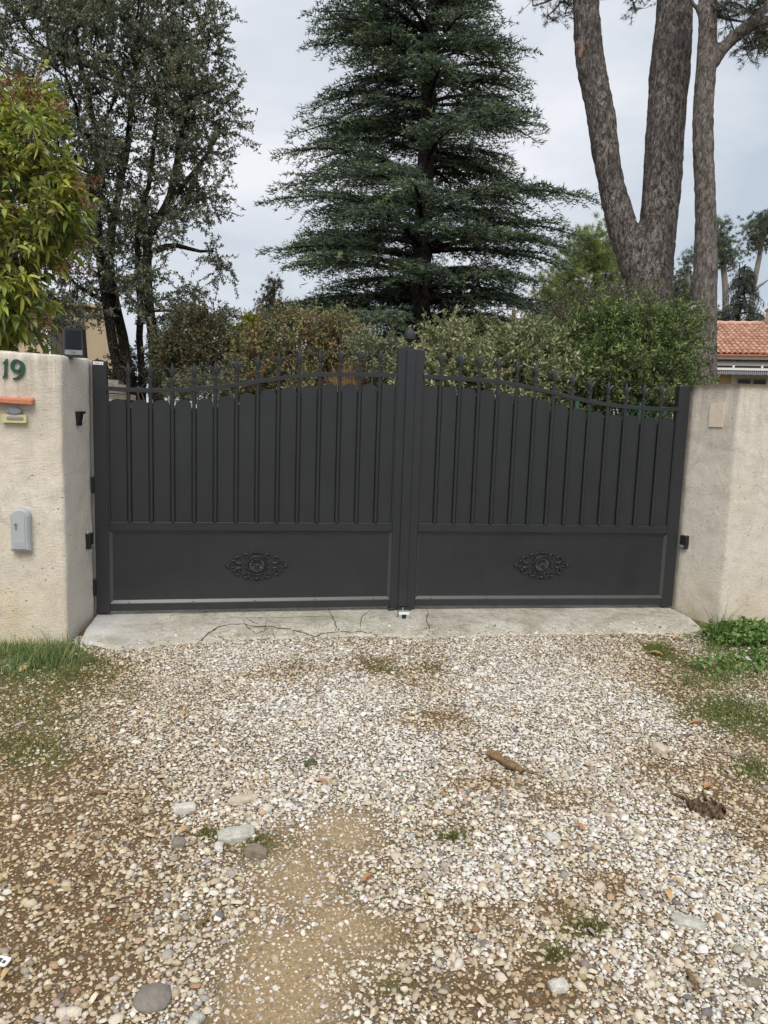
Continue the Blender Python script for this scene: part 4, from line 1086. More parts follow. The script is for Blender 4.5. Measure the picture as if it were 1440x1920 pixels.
rock('stone', 347, 1518, (0.095, 0.05, 0.045), M['stone_white'], 'flat whitish stone above the brown patch of gravel', 13, rad(-3), 0.35, 4, 0.12)
rock('stone', 410, 1590, (0.03, 0.042, 0.03), M['stone_white'], 'small white stone just below the lumpy pale stone', 14)
rock('stone', 286, 1866, (0.088, 0.088, 0.04), M['stone_grey'], 'round flat dark grey stone at the bottom of the drive', 15, 0, 0.40, 4, 0.0, 0.3)
rock('stone', 1036, 1573, (0.045, 0.07, 0.035), M['stone_white'], 'bright white stone alone among grey gravel', 16, rad(15))
rock('stone', 1236, 1405, (0.05, 0.08, 0.05), M['stone_tan'], 'upright tan stone by the bare brown patch', 17, rad(25))
rock('stone', 1402, 1238, (0.10, 0.06, 0.05), M['stone_white'], 'cream stone lying in the weeds by the beige wall', 18)
rock('stone', 455, 1498, (0.12, 0.05, 0.03), M['stone_tan'], 'long flat beige stone beside the flat whitish one', 19, rad(15), 0.4)
rock('stone', 1290, 1730, (0.10, 0.05, 0.03), M['stone_pale'], 'long pale splinter stone at the right of the drive', 20, rad(-38), 0.35)
rock('stone', 1048, 1848, (0.055, 0.045, 0.03), M['stone_white'], 'cream stone beside the dark mossy spot', 21)
rock('stone', 365, 1912, (0.03, 0.06, 0.025), M['stone_pale'], 'slim pale stone at the bottom edge near the round stone', 22, rad(-30))
rock('stone', 1410, 1845, (0.05, 0.03, 0.025), M['stone_brown'], 'smooth brownish pebble at the bottom right', 23, rad(-5))
rock('stone', 500, 1520, (0.04, 0.03, 0.03), M['stone_white'], 'small white stone right of the flat beige stone', 24)
rock('stone', 335, 1580, (0.05, 0.045, 0.035), M['stone_grey'], 'grey stone left of the small white one', 25)

def lie(px, py): 
    p = on_ground(px, py); return np.array([p[0], p[1], float(height(np.array([p[0]]), np.array([p[1]]))[0])])
# broken stick
A, B = lie(918, 1422), lie(975, 1452)
d = (B - A); L_ = np.linalg.norm(d)
mb = MB(); k = 14; t = np.linspace(-0.02, 1.05, k)
path = A[None] + d[None] * t[:, None]; path[:, 2] = A[2] + 0.022 + 0.003 * np.sin(t * 9)
path[:, 1] += 0.006 * np.sin(t * 5)
mb.tube(path, 0.0175 + 0.003 * np.sin(t * 11) - 0.006 * np.clip(t - 0.8, 0, 1) * 5 * 0.5, 10, flat=0.8)
st = mb.build('stick', M['dead_wood'], None, smooth=True); tag(st, 'broken brown stick lying across the middle of the gravel', 'stick')
mb = MB(); A2, B2 = lie(968, 1450), lie(1018, 1458)
for s in range(4):
    e = B2 + np.array([RNG.uniform(-.03, .03), RNG.uniform(-.03, .03), 0])
    mb.tube([A2 + np.array([0, 0, 0.016]), (A2 + e) / 2 + np.array([0, 0.006 * s, 0.012]), e + np.array([0, 0, 0.006])], [0.004, 0.003, 0.0015], 5)
mb.build('splinters', M['dead_wood'], st)
# slab of loose bark
c = lie(1322, 1518)
mb = MB(); nu, nv = 16, 8; V, F = [], []
for i in range(nu + 1):
    for j in range(nv + 1):
        u, v = i / nu - 0.5, j / nv - 0.5
        w = 1 - 0.5 * abs(u * 2) ** 3
        q = np.array([u * 0.115 + 0.01 * math.sin(v * 7), v * 0.07 * w, 0.030 * (1 - (2 * v) ** 2) + 0.010 * math.sin(u * 19 + v * 5) + 0.006 + 0.012 * abs(u)])
        V.append(q)
V = np.array(V); ca, sa = math.cos(rad(-38)), math.sin(rad(-38))
V = np.stack([V[:, 0] * ca - V[:, 1] * sa, V[:, 0] * sa + V[:, 1] * ca, V[:, 2]], -1) + c
V2 = V - np.array([0, 0, 0.009]); nV = len(V); id2 = lambda i, j: i * (nv + 1) + j
for i in range(nu):
    for j in range(nv):
        F.append((id2(i, j), id2(i + 1, j), id2(i + 1, j + 1), id2(i, j + 1))); F.append(tuple(q + nV for q in (id2(i, j), id2(i, j + 1), id2(i + 1, j + 1), id2(i + 1, j))))
bd = [id2(i, 0) for i in range(nu)] + [id2(nu, j) for j in range(nv)] + [id2(i, nv) for i in range(nu, 0, -1)] + [id2(0, j) for j in range(nv, 0, -1)]
for q in range(len(bd)):
    a_, b_ = bd[q], bd[(q + 1) % len(bd)]; F.append((a_, a_ + nV, b_ + nV, b_))
mb.add(np.concatenate([V, V2]), F); bk = mb.build('bark_piece', M['dark_bark']); tag(bk, 'curled piece of dark pine bark on the right of the drive', 'bark')
for (dx, dy, ln, az) in ((0.02, 0.03, 0.05, 70), (-0.05, 0.05, 0.05, 150), (0.04, 0.0, 0.03, 100)):
    mb = MB(); e = c + np.array([dx, dy, 0.03]); f_ = e + np.array([math.cos(rad(az)) * ln, math.sin(rad(az)) * ln, 0.012])
    mb.tube([e, (e + f_) / 2, f_], [0.008, 0.006, 0.003], 6); mb.build('flake', M['dark_bark'], bk)
# white plastic tag
c = lie(8, 1808)
mb = MB(); mb.extrude_y(rr_poly(0.05, 0.026, 0.006, 4), -0.0015, 0.0015); o = mb.build('plastic_tag', M['white_paint'], None, loc=(c[0] - 0.01, c[1], c[2] + 0.016)); o.rotation_euler = (rad(-82), 0, rad(-22))
tag(o, 'small white plastic tag with black print at the left edge', 'tag')
mb = MB(); mb.box((-0.006, -0.0022, -0.006), (0.006, -0.0016, 0.006)); mb.build('print', M['ink'], o)
mb = MB(); mb.box((0.010, -0.0022, -0.006), (0.018, -0.0016, 0.002)); mb.build('print', M['ink'], o)

# fallen leaves and twigs on the gravel
def dead_leaf(px, py, L, az, colr, label, cat='leaf', wd=0.42):
    c = lie(px, py); mb = MB(); k = 7; V, F = [], []
    for i in range(k):
        t = i / (k - 1); w = L * wd * math.sin(math.pi * min(1, t * 0.92 + 0.04)) ** 0.8 * 0.5
        for s in (-1, 0, 1):
            V.append((L * (t - 0.5), s * w, 0.012 + 0.010 * math.sin(t * 3) + (0.35 * w if s else 0)))
    for i in range(k - 1):
        for s in (0, 1): F.append((i * 3 + s, (i + 1) * 3 + s, (i + 1) * 3 + s + 1, i * 3 + s + 1))
    mb.add(V, F); o = mb.build('fallen_leaf', colr, None, True, c); o.rotation_euler = (0, 0, rad(az)); tag(o, label, cat, 'fallen leaves on the drive'); return o
lf_y, lf_o, lf_r, lf_g = simple('ochre_leaf', (0.50, 0.33, 0.15), 0.7), simple('orange_leaf', (0.42, 0.19, 0.075), 0.7), simple('red_leaf', (0.26, 0.07, 0.04), 0.7), simple('green_fallen_leaf', (0.06, 0.10, 0.02), 0.5)
for args in ((583, 1432, 0.06, 20, lf_g, 'green leaf lying in the middle of the white gravel', 'leaf', 0.5), (1252, 1678, 0.05, 80, lf_y, 'ochre leaf standing out low on the right of the drive'),
             (1270, 1655, 0.045, -50, lf_y, 'small ochre leaf just above the other ochre leaf'), (605, 1468, 0.05, -30, lf_o, 'orange brown leaf below the green fallen leaf'),
             (48, 1258, 0.08, 60, lf_y, 'pale dry leaf on the grass below the cream wall', 'leaf', 0.6), (1228, 1228, 0.09, -35, lf_o, 'orange leaf beside the grass near the concrete'),
             (1268, 1198, 0.07, 30, lf_y, 'tan leaf under the end of the concrete'), (1310, 1355, 0.10, 5, lf_o, 'long orange leaf on the bare patch by the weeds', 'leaf', 0.2),
             (1085, 1555, 0.05, -60, lf_o, 'brown leaf right of the bright white stone'), (345, 1560, 0.05, 40, lf_y, 'tan leaf near the grey stone'), (1330, 1475, 0.05, 10, lf_o, 'rusty leaf left of the bark piece'),
             (12, 1832, 0.035, 70, lf_y, 'pinkish brown leaf under the plastic tag'), (690, 1650, 0.05, 30, lf_o, 'rusty leaf at the edge of the sandy track', 'leaf', 0.3)):
    dead_leaf(*args)
for (p0, p1, r_, lab) in (((165, 1492), (205, 1486), 0.006, 'short dark twig on the mossy left gravel'), ((1350, 1412), (1440, 1434), 0.003, 'thin pale stalk across the right bare patch'), ((250, 1535), (292, 1522), 0.005, 'pale dry twig in the left gravel'),
                          ((370, 1735), (392, 1712), 0.008, 'stubby twig beside the sandy track'), ((1290, 1830), (1310, 1870), 0.008, 'stubby brown twig low on the right')):
    A, B = lie(*p0), lie(*p1); mb = MB(); t = np.linspace(0, 1, 6)
    P = A + (B - A) * t[:, None]; P[:, 2] += 0.014 + 0.004 * np.sin(t * 6); P[:, 1] += 0.006 * np.sin(t * 8)
    mb.tube(P, r_ * (1 - 0.5 * t), 6); tag(mb.build('twig', M['dead_wood']), lab, 'twig', 'twigs on the drive')
# ------------------------------------------------------------------ houses behind
def house_right():
    D = 22.0
    e0, e1 = at(1338, 664, D), at(1440, 662, D - 0.35)
    d = e1 - e0; d[2] = 0; ang = math.atan2(d[1], d[0])
    ze = e0[2]
    root = empty('tiled_house', (e0[0], e0[1], 0), ang)
    tag(root, 'cream house with orange canal tile roof, awning and chimney', 'house')
    x0, x1, run, rise = -1.6, 4.6, 4.8, 1.44          # local: x along the eave, y into the house
    mb = MB(); mb.box((x0 + 0.3, 0.45, 0.0), (x1 - 0.3, 9.2, ze - 0.20)); mb.build('wall', M['cream_wall'], root)
    mb = MB(); mb.box((x0 + 0.2, 0.28, ze - 0.31), (x1 - 0.2, 0.449, ze - 0.19)); mb.build('fascia', M['ivory'], root)
    mb = MB(); mb.box((x0 + 0.1, 0.16, ze - 0.13), (x1 - 0.1, 0.44, ze - 0.03)); mb.build('eave_moulding', M['ivory'], root)
    mb = MB(); mb.add([(x0, 0.02, ze), (x1, 0.02, ze), (x1, run, ze + rise), (x0, run, ze + rise), (x1, 9.6, ze), (x0, 9.6, ze), (x0, 0.02, ze - 0.03), (x1, 0.02, ze - 0.03), (x1, 9.6, ze - 0.03), (x0, 9.6, ze - 0.03)],
                      [(0, 1, 2, 3), (3, 2, 4, 5), (0, 6, 7, 1), (6, 9, 8, 7), (4, 8, 9, 5)]); roof = mb.build('roof', M['terracotta'], root)
    # half-round cover tile, laid in courses up the slope
    pitch, crs = 0.152, 0.41
    sl = math.sqrt(1 + (rise / run) ** 2); cy_, cz_ = 1 / sl, rise / run / sl
    tm = MB(); V, F = [], []; n = 6
    for i, (yy, r, dz) in enumerate(((0.0, 0.070, 0.030), (crs * 1.12, 0.056, 0.004))):
        for rr in (r, r - 0.014):
            for k in range(n + 1):
                a = math.pi * k / n
                V.append((rr * math.cos(a), yy * cy_, yy * cz_ + dz + rr * 0.85 * math.sin(a)))
    m1 = n + 1
    for k in range(n):
        F.append((k, k + 1, 2 * m1 + k + 1, 2 * m1 + k)); F.append((k + 1, k, m1 + k, m1 + k + 1))
    tm.add(V, F); proto = None
    ncol, nrow = int((x1 - x0) / pitch), 12
    shown = [c for c in range(ncol) if -0.35 < x0 + (c + .5) * pitch < 2.6]
    rest = MB(); rr_ = random.Random(3)
    for c in range(ncol):
        for r in range(nrow):
            x = x0 + (c + 0.5) * pitch + rr_.uniform(-.006, .006); y = r * crs * cy_; z = ze + r * crs * cz_ + rr_.uniform(-.004, .006)
            if c in shown:
                if proto is None: proto = o = tm.build('tile', M['roof_tile'], roof, loc=(x, y, z))
                else: o = share(proto, 'tile', roof, (x, y, z))
            else: rest.add([(v[0] + x, v[1] + y, v[2] + z) for v in tm.V], tm.F)
    tag(rest.build('tiles', M['roof_tile'], roof), kind='stuff')
    mb = MB(); t = np.linspace(x0, x1, 60); mb.tube(np.stack([t, np.full(60, run), np.full(60, ze + rise + 0.02) + 0.012 * np.sin(t * 16)], -1), 0.10, 8, flat=0.8); mb.build('ridge', M['roof_tile'], roof, smooth=True)
    gm = MB(); V, F = [], []
    for yy in (0.0, 0.2):
        for rr in (0.062, 0.048):
            for k in range(7): V.append((rr * math.cos(math.pi * k / 6), yy, -rr * math.sin(math.pi * k / 6)))
    for k in range(6): F += [(k, 14 + k, 14 + k + 1, k + 1), (k + 7, k + 8, 22 + k, 21 + k), (k, k + 1, k + 8, k + 7)]
    gm.add(V, F); gp = None
    for c in shown:
        x = x0 + (c + .5) * pitch
        if gp is None: gp = gm.build('eave_tile', M['roof_tile'], roof, loc=(x, 0.20, ze - 0.135))
        else: share(gp, 'eave_tile', roof, (x, 0.20, ze - 0.135))
    # awning
    aw = empty('awning', (0, 0, 0), 0, root)
    mb = MB(); mb.box((-0.9, 0.05, ze - 0.38), (3.6, 0.27, ze - 0.318)); mb.build('case', M['black'], aw)
    mb = MB(); mb.box((-0.9, -0.30, ze - 0.47), (3.6, -0.24, ze - 0.41)); mb.build('front_bar', M['white_paint'], aw)
    mb = MB(); mb.add([(-0.9, 0.05, ze - 0.375), (3.6, 0.05, ze - 0.375), (3.6, -0.26, ze - 0.408), (-0.9, -0.26, ze - 0.408)], [(0, 3, 2, 1)]); mb.build('fabric', M['awning'], aw)
    poly = [(-0.9, ze - 0.472), (3.6, ze - 0.472)]; xs = np.linspace(3.6, -0.9, 121)
    poly += [(x, ze - 0.575 - 0.025 * abs(math.sin((x + .9) * math.pi / 0.19))) for x in xs]
    mb = MB(); mb.extrude_y(poly[::-1], -0.275, -0.268); mb.build('valance', M['awning'], aw)
    for bx in (0.55, 1.32, 2.4):
        mb = MB(); mb.box((bx, 0.02, ze - 0.385), (bx + 0.06, 0.048, ze - 0.31)); mb.build('bracket', M['white_paint'], aw)
    # window with two dark panes
    wx = (at(1390, 700, D)[0] - e0[0]) / math.cos(ang); 
    wn_ = empty('window', (0, 0, 0), 0, root)
    zt, zb, wx0 = ze - 0.66, ze - 2.0, 0.78
    mb = MB(); mb.box((wx0 - 0.16, 0.40, zb - 0.1), (wx0 + 0.98, 0.4495, zt + 0.10)); mb.build('surround', M['ivory'], wn_)
    for k in (0, 1):
        fx = wx0 + k * 0.42
        mb = MB(); mb.box((fx, 0.375, zb), (fx + 0.395, 0.3995, zt)); mb.build('frame', simple('taupe_frame', (0.42, 0.37, 0.30), 0.6), wn_)
        mb = MB(); mb.box((fx + 0.035, 0.366, zb + 0.05), (fx + 0.36, 0.3745, zt - 0.035)); mb.build('pane', M['glass'], wn_)
    # chimney
    cp = at(1436, 606, D + 4); lx = (cp[0] - e0[0]) * math.cos(ang) + (cp[1] - e0[1]) * math.sin(ang); lx += 0.1
    mb = MB(); mb.box((lx - 0.14, run - 0.55, ze + rise - 0.5), (lx + 0.62, run + 0.1, ze + rise + 0.42)); ch = mb.build('chimney', M['cream_wall'], roof)
    mb = MB(); mb.box((lx - 0.18, run - 0.6, ze + rise + 0.421), (lx + 0.66, run + 0.15, ze + rise + 0.50)); mb.build('cap', M['roof_tile'], roof)
    mb = MB(); mb.box((lx + 0.10, run - 0.553, ze + rise + 0.15), (lx + 0.38, run - 0.5505, ze + rise + 0.28)); mb.build('vent', M['black'], roof)
    mb = MB(); mb.lathe([(0.06, 0.0), (0.10, 0.12), (0.05, 0.2)], 10, (lx - 0.13, run - 0.4, ze + rise + 0.50)); mb.build('chimney_pot', M['roof_tile'], roof)
house_right()

def house_left():
    D = 15.5
    a, b = at(60, 640, D), at(224, 640, D + 0.5)
    ang = math.atan2(b[1] - a[1], b[0] - a[0]); L = np.linalg.norm((b - a)[:2])
    root = empty('beige_house', (a[0], a[1], 0), ang)
    tag(root, 'beige rendered house half hidden behind the multi-stemmed oak', 'house')
    zb = at(225, 700, D)[2] + 0.1
    mb = MB(); mb.box((-4.0, 0, zb - 0.05), (L - 0.1, 6.0, 3.3)); mb.build('wall', M['beige_wall'], root)
    mb = MB(); mb.box((-4.05, -0.05, 0), (L + 0.05, 6.05, zb - 0.051)); mb.build('plinth', M['stone_tan'], root)
    mb = MB(); mb.add([(-4.2, -0.15, 3.302), (L - 0.06, -0.15, 3.302), (L - 0.06, 6.2, 3.302), (-4.2, 6.2, 3.302), (-4.2, -0.15, 3.36), (L - 0.06, -0.15, 3.36), (L - 0.06, 6.2, 3.36), (-4.2, 6.2, 3.36)], [(0, 3, 2, 1), (4, 5, 6, 7), (0, 1, 5, 4), (1, 2, 6, 5), (2, 3, 7, 6), (3, 0, 4, 7)]); mb.build('roof', M['beige_wall'], root)
    sx0 = 0.42
    sh = empty('shutter', (0, 0, 0), 0, root)
    z0, z1 = zb - 0.02, at(115, 600, D)[2]
    mb = MB(); mb.box((sx0 - 0.05, -0.04, z0), (sx0 + 0.60, -0.005, z1)); mb.build('board', M['shutter'], sh)
    for k in range(6):
        mb = MB(); mb.box((sx0 - 0.04 + k * 0.105, -0.055, z0 + 0.03), (sx0 + 0.05 + k * 0.105, -0.0402, z1 - 0.03)); mb.build('slat', M['shutter'], sh)
    mb = MB(); mb.box((sx0 - 0.16, -0.05, z0), (sx0 - 0.06, -0.004, z1)); mb.build('jamb', M['white_paint'], root)
house_left()
# dry stacked stones below the beige house
base = at(222, 735, 9.6)
for k, (px, py, w, h, lab) in enumerate(((206, 716, 0.26, 0.05, 'topmost flat grey slab of the stone pile under the oak'), (214, 724, 0.34, 0.05, 'second flat slab from the top of the stone pile'),
                                  (208, 732, 0.30, 0.05, 'third flat slab down in the stone pile'), (216, 741, 0.38, 0.06, 'lowest visible slab of the stone pile'))):
    p = at(px, py, 9.6); bm = bmesh.new(); bmesh.ops.create_cube(bm, size=1.0); bmesh.ops.subdivide_edges(bm, edges=bm.edges[:], cuts=4, use_grid_fill=True)
    V = np.array([v.co[:] for v in bm.verts]); V *= np.array([w, 0.4, h]); V += 0.03 * (np.stack([fbm(V * 5 + k, 2, k), fbm(V * 5 + k + 9, 2, k), 0.4 * fbm(V * 5 + 4 + k, 2, k)], -1) - 0.4)
    for v, c in zip(bm.verts, V): v.co = c
    me = bpy.data.meshes.new('stone_slab'); bm.to_mesh(me); bm.free(); me.materials.append(stone_mat('slab_stone', (0.20, 0.18, 0.155), (0.38, 0.34, 0.30), 20))
    o = bpy.data.objects.new('stone_slab', me); COL.objects.link(o); o.location = tuple(p); o.rotation_euler = (0.04 * (k - 1), 0.02, 0.2 * k); tag(o, lab, 'stone', 'stacked stones in the garden')
mbx = MB(); mbx.box((base[0] - 0.6, base[1] - 0.05, 0.0), (base[0] + 0.35, base[1] + 0.9, base[2] - 0.12)); o = mbx.build('stone_bank', M['stone_brown']); tag(o, 'low earth bank holding the stone pile in the garden', 'bank')

# ------------------------------------------------------------------ plants
def lin(*c):      # sRGB 0-255 -> linear
    c = np.array(c) / 255.0
    return np.where(c <= 0.04045, c / 12.92, ((c + 0.055) / 1.055) ** 2.4)
def grow(stems, targets, step=0.22, upbias=0.5, rng=RNG, twig_r=0.006, expo=0.42, rmax=0.05, wob=0.25):
    """stems: list of (polyline, r0, r1). Returns list of (path, radii) for every stem and branch."""
    nodes, par, fixed, chains = [], [], [], []
    for P, r0, r1 in stems:
        P = np.asarray(P, float); seg = np.linalg.norm(np.diff(P, axis=0), axis=1); cum = np.concatenate([[0], np.cumsum(seg)])
        k = max(4, int(cum[-1] / 0.15)); u = np.linspace(0, cum[-1], k)
        Q = np.stack([np.interp(u, cum, P[:, i]) for i in range(3)], -1)
        for _ in range(2): Q[1:-1] = (Q[:-2] + 2 * Q[1:-1] + Q[2:]) / 4
        Q += 0.02 * (np.stack([vnoise(Q * 3 + i * 9, 3) for i in range(3)], -1) - 0.5) * 2
        b = len(nodes); ids = []
        for i in range(k):
            nodes.append(Q[i]); par.append(b + i - 1 if i else -1); fixed.append(r0 + (r1 - r0) * i / (k - 1)); ids.append(b + i)
        chains.append(ids)
    N = np.array(nodes)
    T = np.asarray(targets)
    dist = np.min(np.linalg.norm(T[:, None] - N[None, :, :], axis=2), axis=1)
    ends = []
    for ti in np.argsort(dist):
        t = T[ti]; arr = np.array(nodes); dv = t - arr; d = np.linalg.norm(dv, axis=1)
        cost = d + upbias * np.maximum(0, arr[:, 2] - t[2] + 0.15 * d)
        j = int(np.argmin(cost)); L = d[j]; k = max(1, int(L / step))
        ids = [j]; p0 = arr[j]
        pj = par[j]; dirp = arr[j] - arr[pj] if pj >= 0 else np.array([0, 0, 1.0]); dirp = dirp / max(np.linalg.norm(dirp), 1e-6)
        ctrl = p0 + dirp * L * 0.3 + np.array([0, 0, 0.08 * L]) + (t - p0) * 0.25
        for i in range(1, k + 1):
            s = i / k; q = (1 - s) ** 2 * p0 + 2 * s * (1 - s) * ctrl + s * s * t
            if i < k: q = q + rng.normal(0, wob * step * 0.25, 3)
            nodes.append(q); par.append(ids[-1]); fixed.append(None); ids.append(len(nodes) - 1)
        chains.append(ids); ends.append(ids[-1])
    cnt = np.zeros(len(nodes))
    for e in ends: cnt[e] += 1
    for i in range(len(nodes) - 1, -1, -1):
        if par[i] >= 0: cnt[par[i]] += cnt[i]
    R = [f if f is not None else min(rmax, twig_r * max(1, c) ** expo) for f, c in zip(fixed, cnt)]
    out = []
    for ids in chains:
        rr = [R[i] for i in ids]
        if fixed[ids[-1]] is None and len(rr) > 1: rr[0] = min(rr[0], rr[1] * 1.25)
        out.append((np.array([nodes[i] for i in ids]), np.array(rr)))
    return out, T
def tubes_mesh(name, chains, mat, parent, sides=None, smooth=True):
    Vs, Fs, off = [], [], 0
    for P, R in chains:
        if len(P) < 2: continue
        n = sides or (12 if R.max() > 0.05 else 7 if R.max() > 0.02 else 4 if R.max() > 0.008 else 3)
        T = norm(np.gradient(P, axis=0)); ref = np.array([0.3, 1.0, 0.1]) if abs(T[0][1]) < 0.85 else np.array([1.0, 0, 0.2])
        a = norm(np.cross(T, ref)); b = np.cross(a, T); th = 2 * np.pi * np.arange(n) / n
        V = P[:, None] + R[:, None, None] * (np.cos(th)[None, :, None] * a[:, None] + np.sin(th)[None, :, None] * b[:, None])
        k = len(P); ix = np.arange(k * n).reshape(k, n) + off
        Fs.append(np.stack([ix[:-1].ravel(), np.roll(ix[:-1], -1, 1).ravel(), np.roll(ix[1:], -1, 1).ravel(), ix[1:].ravel()], -1)); Vs.append(V.reshape(-1, 3)); off += k * n
    return fast_mesh(name, np.concatenate(Vs), np.concatenate(Fs), mat, parent, smooth=smooth)
def leaf_arrays(P, A, N, L, W, C, seg=2, droop=0.0, fold=0.25, rng=RNG):
    """P base, A axis, N up hint; seg=2: folded diamond; seg>2: curved blade"""
    n = len(P); A = norm(A); S = norm(np.cross(A, N)); U = np.cross(S, A)
    L = np.broadcast_to(L, n)[:, None]; W = np.broadcast_to(W, n)[:, None]
    if seg == 2:
        V = np.stack([P, P + A * L * 0.5 + S * W * 0.5 + U * W * fold, P + A * L, P + A * L * 0.5 - S * W * 0.5 + U * W * fold], 1)
        F = np.array([(0, 1, 2), (0, 2, 3)])
    else:
        ts = np.linspace(0, 1, seg + 1); cols = [P]
        for t in ts[1:-1]:
            c = P + A * L * t - np.array([0, 0, 1.0]) * L * droop * t * t
            w = W * 0.5 * math.sin(math.pi * t ** 0.85) ** 0.8
            cols += [c + S * w + U * w * fold * 2, c, c - S * w + U * w * fold * 2]
        cols.append(P + A * L - np.array([0, 0, 1.0]) * L * droop)
        V = np.stack(cols, 1); F = []
        m_ = seg - 1; tip = 1 + 3 * m_
        F += [(0, 2, 1), (0, 3, 2)]
        for k in range(m_ - 1):
            a = 1 + 3 * k; b = a + 3
            F += [(a, a + 1, b + 1), (a, b + 1, b), (a + 1, a + 2, b + 2), (a + 1, b + 2, b + 1)]
        a = 1 + 3 * (m_ - 1); F += [(a, a + 1, tip), (a + 1, a + 2, tip)]
        F = np.array(F)
    k = V.shape[1]
    return V.reshape(-1, 3), (F[None] + (np.arange(n) * k)[:, None, None]).reshape(-1, 3), np.repeat(C, k, 0)
def pick_cols(n, pal, wts, rng, jit=0.14):
    pal = np.array(pal); w = np.cumsum(np.array(wts) / np.sum(wts))
    c = pal[np.searchsorted(w, rng.random(n)).clip(0, len(pal) - 1)]
    return np.clip(c * rng.normal(1, jit, (n, 1)) * rng.normal(1, jit * 0.35, (n, 3)), 0.002, 0.8)
def twig_foliage(targets, center, ntwig, tlen, nleaf, L, W, pal, wts, rng, seg=2, droop=0.0, out=0.7, up=0.25, spread=0.9, clumpcol=0.6, lift=0.35):
    T = np.repeat(targets, ntwig, 0); n = len(T)
    o = norm(T - center)
    d = norm(rsphere(n, rng) + out * o + np.array([0, 0, up]))
    ln = tlen * rng.uniform(0.55, 1.25, n)
    st = T + rsphere(n, rng) * 0.05
    chains = [(np.stack([st[i], st[i] + d[i] * ln[i] * 0.5 + np.array([0, 0, 0.03 * ln[i]]), st[i] + d[i] * ln[i]]), np.array([0.004, 0.003, 0.0015])) for i in range(n)]
    tw_col = pick_cols(n, pal, wts, rng, 0.10)
    m_ = n * nleaf; u = rng.uniform(0.12, 1.0, m_) ** 0.8; ti = np.repeat(np.arange(n), nleaf)
    P = st[ti] + d[ti] * (ln[ti] * u)[:, None]
    A = norm(d[ti] * 0.55 + rsphere(m_, rng) * spread + np.array([0, 0, lift * 0.3]))
    N = norm(rsphere(m_, rng) * 0.8 + np.array([0, 0, 1.0]))
    C = tw_col[ti] * clumpcol + pick_cols(m_, pal, wts, rng) * (1 - clumpcol)
    Ls = L * rng.uniform(0.65, 1.25, m_); Ws = W * rng.uniform(0.7, 1.2, m_)
    return leaf_arrays(P, A, N, Ls, Ws, C, seg, droop, rng=rng), chains
def ell_points(ells, n, rng, shell=0.45):
    """points through a union of ellipsoids given as (px, py, D, rpx, rpy, rdepth)"""
    vol = np.array([e[3] * e[4] * e[5] for e in ells]); pr = vol ** 0.8; pr /= pr.sum(); out = []
    for e, k in zip(ells, rng.multinomial(n, pr)):
        s = rsphere(k, rng) * (rng.random(k) ** shell)[:, None]
        for q in s: out.append(at(e[0] + q[0] * e[3], e[1] + q[1] * e[4], e[2] + q[2] * e[5]))
    return np.array(out)
def plant(name, label, cat, ells, stems, ncl, ntwig, tlen, nleaf, L, W, pal, wts, seed, group=None, leafmat=None, bark=None, parts=('trunk', 'crown'), seg=2, droop=0.0, gk={}, **kw):
    rng = np.random.default_rng(seed)
    T = ell_points(ells, ncl, rng)
    T = T[T[:, 2] > 0.08]
    if group == 'x': group = None
    br, T = grow(stems, T, rng=rng, **gk)
    cen = T.mean(0)
    (V, F, C), tw = twig_foliage(T, cen, ntwig, tlen, nleaf, L, W, pal, wts, rng, seg, droop, **kw)
    b = np.array(stems[0][0][0]); root = empty(name, (b[0], b[1], 0.0))
    off = np.array([b[0], b[1], 0.0])
    tubes_mesh(parts[0], [(p - off, r) for p, r in br] + [(p - off, r) for p, r in tw], bark or M['twig'], root)
    fast_mesh(parts[1], V - off, F, leafmat or M['small_leaf'], root, col=C)
    tag(root, label, cat, group); return root

